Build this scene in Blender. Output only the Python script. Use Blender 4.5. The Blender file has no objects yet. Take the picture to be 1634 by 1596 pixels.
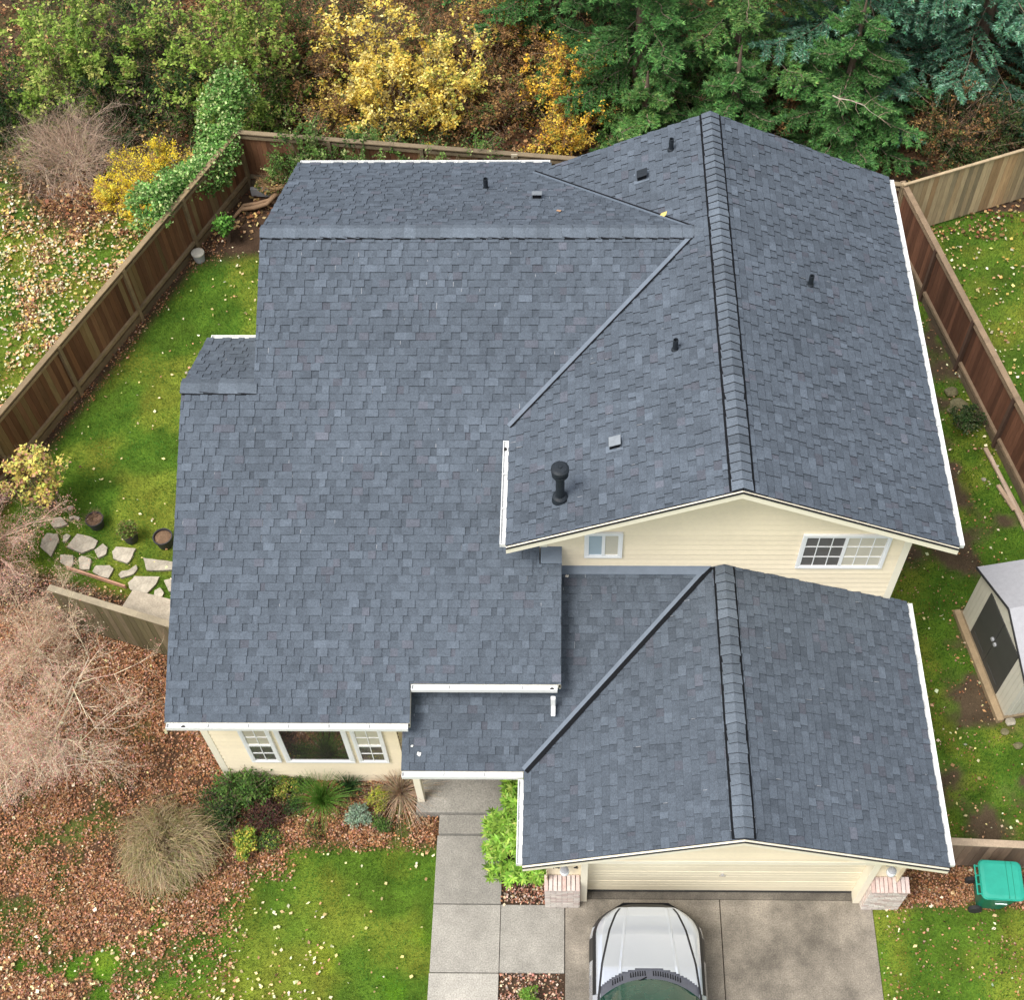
import bpy, math, random
import numpy as np
from mathutils import Vector
random.seed(7); RNG=np.random.default_rng(11)
W_,H_=1634.0,1596.0
sc=bpy.context.scene
# ------------------------------------------------------------------ camera
PITCH,YAW,ROLL=math.radians(56.485),math.radians(-1.485),math.radians(-1.123)
F_,CX,CY=2104.0,874.9,821.6
CAM=np.array([0.689,-11.412,24.089])
_r=np.array([math.cos(YAW),-math.sin(YAW),0]);_h=np.array([math.sin(YAW),math.cos(YAW),0])
FW=_h*math.cos(PITCH)+np.array([0,0,-math.sin(PITCH)]);_u=_h*math.sin(PITCH)+np.array([0,0,math.cos(PITCH)])
RT=_r*math.cos(ROLL)+_u*math.sin(ROLL);UP=-_r*math.sin(ROLL)+_u*math.cos(ROLL)
cd=bpy.data.cameras.new("camera");co=bpy.data.objects.new("camera",cd);sc.collection.objects.link(co)
from mathutils import Matrix
M4=Matrix([[RT[i],UP[i],-FW[i],CAM[i]] for i in range(3)]+[[0,0,0,1]])
co.matrix_world=M4
cd.sensor_fit='HORIZONTAL';cd.sensor_width=36;cd.lens=F_/W_*36
cd.shift_x=(W_/2-CX)/W_;cd.shift_y=(CY-H_/2)/W_
cd.clip_start=.5;cd.clip_end=1500
sc.camera=co
def ray(u,v): return FW+RT*(u-CX)/F_-UP*(v-CY)/F_
def at(u,v,z=0.0):
    d=ray(u,v);return CAM+d*(z-CAM[2])/d[2]
# ------------------------------------------------------------------ light
w=bpy.data.worlds.new("World");sc.world=w;w.use_nodes=True
nt=w.node_tree;bg=nt.nodes['Background']
sky=nt.nodes.new('ShaderNodeTexSky');sky.sky_type='NISHITA';sky.sun_disc=False
SUN_EL,SUN_AZ=math.radians(62),math.radians(-128)   # azimuth: compass angle of the sun seen from above
sky.sun_elevation=SUN_EL;sky.sun_rotation=SUN_AZ;sky.dust_density=4;sky.ozone_density=.6;sky.air_density=1.0
hs=nt.nodes.new('ShaderNodeHueSaturation');hs.inputs['Saturation'].default_value=.34
nt.links.new(sky.outputs[0],hs.inputs['Color']);nt.links.new(hs.outputs[0],bg.inputs[0]);bg.inputs[1].default_value=.145
sl=bpy.data.lights.new("sun",'SUN');so=bpy.data.objects.new("sun",sl);sc.collection.objects.link(so)
sl.energy=1.75;sl.angle=math.radians(22);sl.color=(1,.955,.89)
sd=Vector((math.sin(SUN_AZ)*math.cos(SUN_EL),math.cos(SUN_AZ)*math.cos(SUN_EL),math.sin(SUN_EL)))
so.rotation_euler=sd.to_track_quat('Z','Y').to_euler();so.location=(0,0,40)
sc.view_settings.view_transform='Standard';sc.view_settings.look='None';sc.view_settings.gamma=1
sc.view_settings.exposure=0.70
sc.render.resolution_x=1024;sc.render.resolution_y=1001
# ------------------------------------------------------------------ helpers
def meta(o,label=None,cat=None,group=None,kind=None):
    if label:o['label']=label
    if cat:o['category']=cat
    if group:o['group']=group
    if kind:o['kind']=kind
    return o
def empty(name,loc,label,cat,group=None,rz=0):
    o=bpy.data.objects.new(name,None);sc.collection.objects.link(o);o.location=loc;o.rotation_euler=(0,0,rz);o.empty_display_size=.2
    return meta(o,label,cat,group)
class MB:
    """collects faces with a colour per face; builds ONE mesh object"""
    def __init__(s): s.v=[];s.f=[];s.c=[];s.m=[]
    def face(s,pts,col=(1,1,1),mi=0):
        b=len(s.v);s.v+=[tuple(map(float,p)) for p in pts];s.f.append(list(range(b,b+len(pts))));s.c.append(col);s.m.append(mi)
    def hexa(s,P,col=(1,1,1),mi=0):
        b=len(s.v);s.v+=[tuple(map(float,p)) for p in P]
        for q in ((0,3,2,1),(4,5,6,7),(0,1,5,4),(1,2,6,5),(2,3,7,6),(3,0,4,7)):
            s.f.append([b+i for i in q]);s.c.append(col);s.m.append(mi)
    def box(s,x0,x1,y0,y1,z0,z1,col=(1,1,1),mi=0):
        s.hexa([(x0,y0,z0),(x1,y0,z0),(x1,y1,z0),(x0,y1,z0),(x0,y0,z1),(x1,y0,z1),(x1,y1,z1),(x0,y1,z1)],col,mi)
    def bar(s,a,b,wd,ht,col=(1,1,1),mi=0,upv=(0,0,1)):
        a=np.array(a,float);b=np.array(b,float);d=b-a;d/=np.linalg.norm(d);u=np.array(upv,float)
        sd_=np.cross(d,u);sd_/=np.linalg.norm(sd_);u=np.cross(sd_,d);sx=sd_*wd/2;ux=u*ht/2
        s.hexa([a-sx-ux,a+sx-ux,b+sx-ux,b-sx-ux,a-sx+ux,a+sx+ux,b+sx+ux,b-sx+ux],col,mi)
    def tube(s,pts,r,n=10,col=(1,1,1),mi=0,cap=True):
        pts=[np.array(p,float) for p in pts];r=r if hasattr(r,'__len__') else [r]*len(pts);rings=[];b0=len(s.v)
        for i,p in enumerate(pts):
            d=pts[min(i+1,len(pts)-1)]-pts[max(i-1,0)];L=np.linalg.norm(d);d=d/L if L>1e-9 else np.array([0,0,1.])
            a=np.cross(d,[0,0,1.]) if abs(d[2])<.9 else np.cross(d,[1.,0,0]);a/=np.linalg.norm(a);c=np.cross(d,a)
            for k in range(n):
                t=2*math.pi*k/n;s.v.append(tuple(p+(a*math.cos(t)+c*math.sin(t))*r[i]))
        for i in range(len(pts)-1):
            for k in range(n):
                k2=(k+1)%n;s.f.append([b0+i*n+k,b0+i*n+k2,b0+(i+1)*n+k2,b0+(i+1)*n+k]);s.c.append(col);s.m.append(mi)
        if cap:
            s.f.append([b0+k for k in range(n)][::-1]);s.c.append(col);s.m.append(mi)
            e=b0+(len(pts)-1)*n;s.f.append([e+k for k in range(n)]);s.c.append(col);s.m.append(mi)
    def lathe(s,prof,n=20,c=(0,0),col=(1,1,1),mi=0):
        for (r0,z0),(r1,z1) in zip(prof,prof[1:]):
            for k in range(n):
                a,b=2*math.pi*k/n,2*math.pi*(k+1)/n
                q=[(c[0]+r_*math.cos(t),c[1]+r_*math.sin(t),z_) for r_,z_,t in ((r0,z0,a),(r0,z0,b),(r1,z1,b),(r1,z1,a))]
                if r1<1e-6:q=q[:3]
                s.face(q,col,mi)
    def build(s,name,mats,parent=None,smooth=False,bevel=0):
        me=bpy.data.meshes.new(name);me.from_pydata(s.v,[],s.f)
        mats=mats if isinstance(mats,(list,tuple)) else [mats]
        for m in mats: me.materials.append(m)
        me.polygons.foreach_set('material_index',s.m)
        ca=me.color_attributes.new('Col','FLOAT_COLOR','CORNER')
        ls=np.array([len(f) for f in s.f]);c=np.ones((len(s.f),4));c[:,:3]=np.array(s.c,float).reshape(-1,3)
        ca.data.foreach_set('color',np.repeat(c,ls,axis=0).astype(np.float32).ravel())
        if smooth: me.polygons.foreach_set('use_smooth',[True]*len(s.f))
        me.update();o=bpy.data.objects.new(name,me);sc.collection.objects.link(o)
        if parent:
            o.parent=parent
        if bevel:
            bm=o.modifiers.new('b','BEVEL');bm.width=bevel;bm.segments=2;bm.limit_method='ANGLE'
        return o
def npmesh(name,V,nper,mat,cols,parent=None):
    """V (n*nper,3) independent polygons of nper verts, cols (n,3)"""
    n=len(V)//nper;me=bpy.data.meshes.new(name)
    me.vertices.add(len(V));me.vertices.foreach_set('co',V.astype(np.float32).ravel())
    me.loops.add(len(V));me.loops.foreach_set('vertex_index',np.arange(len(V),dtype=np.int32))
    me.polygons.add(n);me.polygons.foreach_set('loop_start',np.arange(0,len(V),nper,dtype=np.int32))
    me.materials.append(mat);ca=me.color_attributes.new('Col','BYTE_COLOR','CORNER')
    c=np.ones((n,4),np.float32);c[:,:3]=np.clip(cols,0,1);ca.data.foreach_set('color',np.repeat(c,nper,axis=0).ravel())
    me.update(calc_edges=True);me.validate();o=bpy.data.objects.new(name,me);sc.collection.objects.link(o)
    if parent:o.parent=parent
    return o
def loc(parent): return np.array(parent.location)
def rdir(n,zs=1.0):
    d=RNG.normal(size=(n,3));d[:,2]*=zs;return d/np.linalg.norm(d,axis=1)[:,None]
def leaves_V(P,L,Wd,flat=.6,dirs=None):
    """diamond leaves with a fold; P (n,3), L,Wd (n,)"""
    n=len(P);A=rdir(n,1-flat) if dirs is None else dirs
    N=np.tile([0,0,1.],(n,1))+RNG.normal(size=(n,3))*.45;B=np.cross(N,A);B/=np.linalg.norm(B,axis=1)[:,None]+1e-9
    A=A*L[:,None];B=B*Wd[:,None]*.5
    V=np.stack([P,P+A*.35+B,P+A,P+A*.45-B],1);return V.reshape(-1,3)
def tubes_V(P0,P1,R0,R1):
    D=P1-P0;D/=np.linalg.norm(D,axis=1)[:,None]+1e-9
    a=np.cross(D,np.array([.31,.2,.93]));a/=np.linalg.norm(a,axis=1)[:,None]+1e-9;b=np.cross(D,a);q=[]
    for k in range(3):
        t=2*math.pi*k/3;q.append(a*math.cos(t)+b*math.sin(t))
    out=[]
    for k in range(3):
        i,j=q[k],q[(k+1)%3];out.append(np.stack([P0+i*R0[:,None],P0+j*R0[:,None],P1+j*R1[:,None],P1+i*R1[:,None]],1))
    return np.stack(out,1).reshape(-1,3)
def vary(base,n,s=.18,hs_=.08):
    base=np.array(base,float);return np.clip(base*(1+RNG.normal(size=(n,1))*s)*(1+RNG.normal(size=(n,3))*hs_),.002,1)
def pick(pal,n,s=.18,hs_=.07):
    """pal: list of (weight,(r,g,b))"""
    wts=np.array([p[0] for p in pal],float);i=RNG.choice(len(pal),n,p=wts/wts.sum());b=np.array([p[1] for p in pal])[i]
    return np.clip(b*(1+RNG.normal(size=(n,1))*s)*(1+RNG.normal(size=(n,3))*hs_),.002,1)
class Noise:
    def __init__(s,seed): s.g=np.random.default_rng(seed).random((256,256))
    def __call__(s,x,y,sc_=1.0,octs=4):
        t=0;a=1;tot=0
        for o in range(octs):
            X=np.asarray(x)*sc_*2**o+17.3*o+1000;Y=np.asarray(y)*sc_*2**o+5.1*o+1000
            xi=np.floor(X).astype(int);yi=np.floor(Y).astype(int);fx=X-xi;fy=Y-yi;fx=fx*fx*(3-2*fx);fy=fy*fy*(3-2*fy)
            g=s.g;v=(g[xi%256,yi%256]*(1-fx)*(1-fy)+g[(xi+1)%256,yi%256]*fx*(1-fy)+g[xi%256,(yi+1)%256]*(1-fx)*fy+g[(xi+1)%256,(yi+1)%256]*fx*fy)
            t=t+v*a;tot+=a;a*=.5
        return t/tot
N1,N2,N3=Noise(1),Noise(2),Noise(3)
# ------------------------------------------------------------------ materials
def mat(name,base=None,rough=.6,noise=None,bump=None,metal=0,spec=.5,attr=False,trans=0,stretch=None,coat=0):
    """procedural material; noise=(scale,amount) brightness mottling, bump=(scale,strength,dist)"""
    m=bpy.data.materials.new(name);m.use_nodes=True;n=m.node_tree;N=n.nodes;L=n.links;p=N['Principled BSDF']
    p.inputs['Roughness'].default_value=rough;p.inputs['Metallic'].default_value=metal;p.inputs['Specular IOR Level'].default_value=spec
    if coat:p.inputs['Coat Weight'].default_value=coat;p.inputs['Coat Roughness'].default_value=.03
    tc=N.new('ShaderNodeTexCoord');mp=N.new('ShaderNodeMapping');L.new(tc.outputs['Object'],mp.inputs[0])
    if stretch: mp.inputs['Scale'].default_value=stretch
    col=None
    if attr:
        a=N.new('ShaderNodeAttribute');a.attribute_name='Col';col=a.outputs['Color']
    if base is not None:
        if col is None:
            rg=N.new('ShaderNodeRGB');rg.outputs[0].default_value=(*base,1);col=rg.outputs[0]
        else:
            mx=N.new('ShaderNodeMix');mx.data_type='RGBA';mx.blend_type='MULTIPLY';mx.inputs[0].default_value=1
            L.new(col,mx.inputs[6]);mx.inputs[7].default_value=(*base,1);col=mx.outputs[2]
    for sc_,am in (noise or []):
        t=N.new('ShaderNodeTexNoise');t.inputs['Scale'].default_value=sc_;t.inputs['Detail'].default_value=5;t.inputs['Roughness'].default_value=.65
        L.new(mp.outputs[0],t.inputs['Vector'])
        r=N.new('ShaderNodeMapRange');r.inputs[1].default_value=.25;r.inputs[2].default_value=.75;r.inputs[3].default_value=1-am;r.inputs[4].default_value=1+am;r.clamp=False
        L.new(t.outputs['Fac'],r.inputs[0])
        mx=N.new('ShaderNodeMix');mx.data_type='RGBA';mx.blend_type='MULTIPLY';mx.inputs[0].default_value=1
        cb=N.new('ShaderNodeCombineColor')
        for k in range(3):L.new(r.outputs[0],cb.inputs[k])
        L.new(col,mx.inputs[6]);L.new(cb.outputs[0],mx.inputs[7]);col=mx.outputs[2]
    L.new(col,p.inputs['Base Color'])
    if bump:
        t=N.new('ShaderNodeTexNoise');t.inputs['Scale'].default_value=bump[0];t.inputs['Detail'].default_value=4;L.new(mp.outputs[0],t.inputs['Vector'])
        b=N.new('ShaderNodeBump');b.inputs['Strength'].default_value=bump[1];b.inputs['Distance'].default_value=bump[2]
        L.new(t.outputs['Fac'],b.inputs['Height']);L.new(b.outputs[0],p.inputs['Normal'])
    if trans:
        out=[x for x in N if x.type=='OUTPUT_MATERIAL'][0];tr=N.new('ShaderNodeBsdfTranslucent');L.new(col,tr.inputs[0])
        ms=N.new('ShaderNodeMixShader');ms.inputs[0].default_value=trans;L.new(p.outputs[0],ms.inputs[1]);L.new(tr.outputs[0],ms.inputs[2]);L.new(ms.outputs[0],out.inputs[0])
    return m
MAT=dict(
 shingle=mat('shingle',attr=True,rough=.9,spec=.15,noise=[(.7,.13),(5,.10),(26,.20),(70,.40)],bump=(160,.35,.004)),
 siding=mat('siding',(.87,.76,.56),rough=.55,noise=[(.8,.05),(14,.04)],attr=True,bump=(60,.1,.002)),
 trough=mat('gutter_trough',(.62,.63,.62),rough=.5,noise=[(2.5,.25),(25,.2)]),
 cream=mat('cream_trim',(.88,.82,.66),rough=.5,noise=[(2,.04)]),
 white=mat('white_trim',(.74,.75,.74),rough=.45,noise=[(2,.06),(30,.06)]),
 pvc=mat('white_vinyl',(.84,.85,.85),rough=.3,noise=[(4,.03)]),
 flash=mat('flashing',(.135,.165,.205),rough=.6,spec=.25,metal=.0,noise=[(6,.12)]),
 black=mat('black_plastic',(.008,.009,.011),rough=.8,spec=.1,noise=[(20,.2)]),
 dark=mat('dark_gap',(.02,.02,.022),rough=.9,noise=[(10,.2)]),
 pipe=mat('dark_pipe',(.016,.021,.027),rough=.5,spec=.3,noise=[(12,.2)]),
 greycap=mat('grey_cap',(.21,.235,.26),rough=.5,noise=[(12,.15)]),
 concrete=mat('concrete',(.27,.257,.228),rough=.92,attr=True,noise=[(.7,.22),(4,.16),(38,.45),(90,.40)],bump=(90,.3,.006)),
 driveway=mat('driveway_concrete',(.19,.168,.137),rough=.9,attr=True,noise=[(.9,.55),(2.6,.35),(38,.45),(90,.45)],bump=(90,.3,.006)),
 wood=mat('fence_wood',rough=.85,spec=.2,attr=True,noise=[(3,.25),(30,.2)],bump=(40,.35,.008),stretch=(1,1,.12)),
 wood2=mat('rail_wood',rough=.85,attr=True,noise=[(4,.25),(40,.2)],bump=(40,.3,.006)),
 soil=mat('soil',rough=.95,spec=.1,attr=True,noise=[(3,.2),(30,.35),(140,.3)],bump=(45,.7,.03)),
 leaf=mat('leaf',rough=.6,attr=True,trans=.3,spec=.15),
 litter=mat('leaf_litter',rough=.75,attr=True,trans=.1,spec=.15),
 needle=mat('needle',rough=.55,attr=True,trans=.15,spec=.2),
 twig=mat('twig_bark',rough=.85,attr=True),
 bark=mat('bark',(.12,.085,.06),rough=.9,noise=[(8,.35),(50,.3)],bump=(25,.6,.02)),
 stone=mat('flagstone',(.36,.325,.27),rough=.85,attr=True,noise=[(4,.30),(30,.25)],bump=(30,.3,.01)),
 brick=mat('pier_brick',rough=.8,attr=True,noise=[(12,.2),(80,.15)],bump=(70,.3,.004)),
 silver=mat('car_silver',(.58,.62,.69),rough=.15,metal=.5,spec=.7,noise=[(.8,.02)],coat=1),
 carblk=mat('car_black_trim',(.015,.015,.017),rough=.35,noise=[(20,.15)]),
 cowl=mat('car_cowl',(.075,.08,.10),rough=.5,noise=[(20,.15)]),
 rubber=mat('rubber',(.02,.02,.02),rough=.8,noise=[(20,.15)]),
 chrome=mat('chrome',(.6,.6,.62),rough=.2,metal=.9,noise=[(20,.05)]),
 bin=mat('bin_green',(.004,.15,.09),rough=.42,noise=[(3,.08),(20,.05)]),
 lid=mat('bin_lid',(.018,.30,.215),rough=.42,noise=[(2.5,.10),(16,.05)]),
 shedw=mat('shed_wall',(.58,.56,.48),rough=.6,attr=True,noise=[(2,.06)]),
 shedd=mat('shed_door',(.05,.05,.048),rough=.6,noise=[(3,.15)]),
 shedr=mat('shed_roof',(.36,.36,.38),rough=.65,noise=[(10,.10),(60,.10)],bump=(50,.3,.004)),
 glasslamp=mat('lamp_glass',(.75,.78,.78),rough=.15,noise=[(30,.1)]),
 blind=mat('window_blind',(.62,.60,.50),rough=.7,attr=True,noise=[(6,.05)]),
 pot=mat('pot_plastic',(.03,.03,.035),rough=.5,noise=[(10,.2)]),
 greyplas=mat('grey_plastic',(.33,.34,.36),rough=.6,noise=[(6,.15)]),
)
def glassmat(name,tint,dark):
    m=bpy.data.materials.new(name);m.use_nodes=True;N=m.node_tree.nodes;L=m.node_tree.links;p=N['Principled BSDF']
    t=N.new('ShaderNodeTexNoise');t.inputs['Scale'].default_value=3
    tc=N.new('ShaderNodeTexCoord');L.new(tc.outputs['Object'],t.inputs['Vector'])
    r=N.new('ShaderNodeValToRGB');r.color_ramp.elements[0].color=(*dark,1);r.color_ramp.elements[1].color=(*tint,1);L.new(t.outputs['Fac'],r.inputs[0])
    L.new(r.outputs[0],p.inputs['Base Color']);p.inputs['Roughness'].default_value=.04;p.inputs['Specular IOR Level'].default_value=.8
    p.inputs['Coat Weight'].default_value=.6;p.inputs['Coat Roughness'].default_value=.02
    return m
MAT['glass']=glassmat('window_glass',(.05,.045,.04),(.015,.013,.012))
MAT['screen']=glassmat('screened_glass',(.13,.12,.11),(.09,.085,.075))
MAT['cglass']=glassmat('curtained_glass',(.66,.62,.50),(.56,.52,.42))
MAT['bglass']=glassmat('frosted_glass',(.42,.52,.58),(.34,.43,.50))
MAT['windscreen']=glassmat('windscreen_glass',(.02,.09,.065),(.008,.03,.025))
# ------------------------------------------------------------------ terrain
SFa,SFb=at(100,947,1.55)[:2],at(267,998,1.55)[:2]
SF0=SFa-(SFb-SFa)*.12;SF1=SFb+(SFb-SFa)*((-5.9-SFb[0])/(SFb[0]-SFa[0]))
def sfy(x): return SFa[1]+(SFb[1]-SFa[1])*(x-SFa[0])/(SFb[0]-SFa[0])
def fence_x(y): return -11.5+.424*(y-6.2)
def sm(a,b,x): return np.clip((x-a)/(b-a),0,1)**2*(3-2*np.clip((x-a)/(b-a),0,1))
def zones(x,y):
    """returns grass, litter(brown), paleleaf densities (0..1) at world x,y"""
    x=np.asarray(x,float);y=np.asarray(y,float)
    n=N1(x,y,.6);n2=N2(x,y,1.6)
    j=(n-.5)*1.6
    fx=fence_x(y)
    g=np.zeros_like(x);lit=np.zeros_like(x);pale=np.zeros_like(x)
    # neighbour lawn left
    a=(x<fx)&(y>3)
    gl=sm(16.6,15.4,y+j*1.2)*sm(-.2,.3,fx-x)
    gl=gl*(1-sm(2.3,1.2,np.hypot(x+12.4,y-15.3)+j))   # bare under twig bush
    g=np.where(a,gl,g);pale=np.where(a,np.clip(gl*(.55+1.5*(n2-.45)),0.05,1),pale);lit=np.where(a,.25*(1-gl)+.25*(n2>.55),lit)
    # back yard
    b=(x>=fx)&(x<-3)&(y>sfy(x))
    gb=sm(12.6,12.0,y+j*.5)*sm(.15,.6,x-fx)
    gb=gb*sm(sfy(x)+.85,sfy(x)+1.15,y+j*.2)
    g=np.where(b,gb,g);pale=np.where(b,.02+.015*sm(9,13,y),pale);lit=np.where(b,.10*(1-gb),lit)
    # front-left litter
    c=(x<-1.6)&(y<=sfy(x))|((x<fence_x(3.))&(y<=3))
    gf=sm(-.9,.7,x-(-4.95+(y+3)*.82)+(n-.5)*2.2+(n2-.5)*2.0)*sm(-2.75,-3.15,y+j*.25)
    gf2=sm(-4.0,-5.2,y+(n-.5)*2.6)*sm(.46,.60,n2)*.9+sm(.56,.66,n2)*.45*sm(1,-3,y)
    gf=np.maximum(gf,gf2)
    g=np.where(c,gf,g);lit=np.where(c,np.clip(1.05-gf*1.05+.14*sm(-4.8,-6.3,x+(n2-.5)*2),.0,1)*(.35+.65*sm(.34,.5,N3(x,y,1.7))),lit)
    pale=np.where(c,np.clip(.03+.22*sm(-3.9,-5.6,y+j)*sm(-2.6,-5,x+j),0,1),pale)
    # right side yard
    d=(x>6.5)&(y>-3.3)&(y<14.6)&(x<10.72-.226*(y-4.92)+.1)
    gd=sm(.43,.56,N3(x,y,1.1)*.6+n2*.4)*sm(14,12,y)*sm(6.6,6.9,x)
    g=np.where(d,gd,g);lit=np.where(d,.012,lit);pale=np.where(d,.035,pale)
    # neighbour right
    e=(x>10.72-.226*(y-4.92)+.1)&(y>-3.3)&(y<13.9)
    g=np.where(e,.97,g);pale=np.where(e,.22*(n2*1.3),pale);lit=np.where(e,.12*(n2>.55),lit)
    # front right
    f=(x>6.2)&(y<=-3.3)
    gr=sm(-3.85,-4.15,y+j*.2)
    g=np.where(f,gr,g);lit=np.where(f,.75*(1-gr)+.02,lit);pale=np.where(f,.06,pale)
    # forest floor
    h=(y>14.9)&(x>-8.5)|(y>16.8)|((y>12.9)&(x>8.6)&(y>13.6+.35*(x-9.6)))
    g=np.where(h,.12*(n2>.55),g);lit=np.where(h,.55*sm(.35,.6,n),lit);pale=np.where(h,.03,pale)
    return g,lit,pale
xs=np.concatenate([[-400,-120,-50],np.arange(-22,20.01,.11),[50,120,400]])
ys=np.concatenate([[-400,-100,-30],np.arange(-10,28.01,.11),[60,150,400]])
X,Y=np.meshgrid(xs,ys)
G,LT,PL=zones(X,Y)
Z=-.03+.05*(N2(X,Y,.5)-.5)*sm(16,20,np.abs(Y))+.03*(N1(X,Y,4)-.5)*(1-G*.6)
Z=np.where((X>-2.6)&(X<6.9)&(Y<9)&(Y>-12),-.06,Z)
nb=N3(X,Y,2.2)[...,None];nc=N1(X,Y,.8,5)[...,None]
grass=np.array([.08,.15,.016])*(.55+.9*nb)+np.array([.09,.055,.01])*sm(.48,.68,nc)
soil=np.array([.055,.036,.024])*(.6+.9*nb)
reds=np.array([.15,.08,.042])*(.5+1.1*nb)
dirt=np.array([.15,.115,.07])*(.7+.6*nb)
C=soil*(1-LT[...,None]*.9)+reds*LT[...,None]*.9
side=((X>6.5)&(X<11)&(Y<14.5)&(Y>-3.3))[...,None]
C=np.where(side,soil*.55+dirt*.3,C)
C=C*(1-G[...,None])+grass*G[...,None]
me=bpy.data.meshes.new('ground');ny,nx=X.shape
me.vertices.add(nx*ny);me.vertices.foreach_set('co',np.stack([X,Y,Z],-1).astype(np.float32).ravel())
i=np.arange(ny-1)[:,None]*nx+np.arange(nx-1)[None];q=np.stack([i,i+1,i+nx+1,i+nx],-1).reshape(-1,4)
me.loops.add(q.size);me.loops.foreach_set('vertex_index',q.ravel().astype(np.int32))
me.polygons.add(len(q));me.polygons.foreach_set('loop_start',np.arange(0,q.size,4,dtype=np.int32));me.polygons.foreach_set('use_smooth',[True]*len(q))
me.materials.append(MAT['soil']);ca=me.color_attributes.new('Col','FLOAT_COLOR','POINT')
c4=np.ones((nx*ny,4),np.float32);c4[:,:3]=C.reshape(-1,3);ca.data.foreach_set('color',c4.ravel());me.update(calc_edges=True)
ground=bpy.data.objects.new('ground',me);sc.collection.objects.link(ground);meta(ground,'damp lawn and leaf-strewn soil around the house','ground',kind='structure')
# pavements
def slab(name,label,rects,z,m,th=.12,kind='structure'):
    b=MB()
    for (x0,x1,y0,y1,*c) in rects: b.box(x0,x1,y0,y1,z-th,z,c[0] if c else (1,1,1))
    o=b.build(name,m,bevel=.008);meta(o,label,name.replace('_',' '),kind=kind);return o
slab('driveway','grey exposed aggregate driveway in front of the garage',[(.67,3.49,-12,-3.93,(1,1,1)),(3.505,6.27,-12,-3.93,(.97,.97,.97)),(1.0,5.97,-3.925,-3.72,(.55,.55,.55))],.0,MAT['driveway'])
slab('walkway','pale concrete walkway slabs leading to the porch',[(-1.75,-.51,-4.03,-2.74,(.9,.9,.9)),(-1.75,-.515,-5.26,-4.045,(1.08,1.08,1.08)),(-.505,.655,-5.26,-4.045,(1.0,1.0,1.0)),(-1.76,-.515,-6.6,-5.275,(1.35,1.35,1.35)),(-1.76,-.515,-8,-6.615,(1.3,1.3,1.3))],.0,MAT['concrete'])
slab('porch_floor','grey concrete porch floor with one step in front',[(-2.16,-.3,-2.36,-1.0,(.95,.95,.95)),(-.3,.35,-2.2,-1.0,(.8,.8,.8))],.20,MAT['concrete'],.3)
slab('porch_step','grey concrete step below the porch floor',[(-1.72,-.5,-2.735,-2.365,(.85,.85,.85))],.10,MAT['concrete'],.2)
# ------------------------------------------------------------------ house dims
xA,wA,zA,mA,yA1=3.365,3.673,7.54,.441,8.653
eA=zA-mA*wA;xL=xA-wA;xR=xA+wA
zB,yB,mB,yB1=7.388,5.695,.447,9.209
xBl,xEl,yE,yE1,yF,yG,xBr,xGl=-4.775,-6.038,3.106,4.855,-2.198,-1.602,.592,-1.929
xD,wD,zD,mD,yD=3.415,3.433,4.477,.373,-4.386
zC,mC,yC,xC,yW=4.387,.36,-2.767,-2.10,.545
xm=xA-(zA-zB)/mA
PB=lambda x,y:zB-mB*(yB-y); PBb=lambda x,y:zB-mB*(y-yB)
PAl=lambda x,y:zA-mA*(xA-x); PAr=lambda x,y:zA-mA*(x-xA)
PDl=lambda x,y:zD-mD*(xD-x); PDr=lambda x,y:zD-mD*(x-xD)
PC=lambda x,y:zC-mC*(yW-y)
zE=PB(0,yE);PE=lambda x,y:zE-mB*(y-yE)
vx=lambda y:xA-(zA-PB(0,y))/mA
house=empty('house',(0,0,0),'cream two storey house with new blue grey shingle roofs','house')
def clip(poly,f):
    out=[]
    for i in range(len(poly)):
        a,b=poly[i],poly[(i+1)%len(poly)];fa,fb=f(a),f(b)
        if fa>=-1e-9: out.append(a)
        if (fa>1e-9 and fb<-1e-9) or (fa<-1e-9 and fb>1e-9):
            t=fa/(fa-fb);out.append((a[0]+(b[0]-a[0])*t,a[1]+(b[1]-a[1])*t))
    return out
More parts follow.
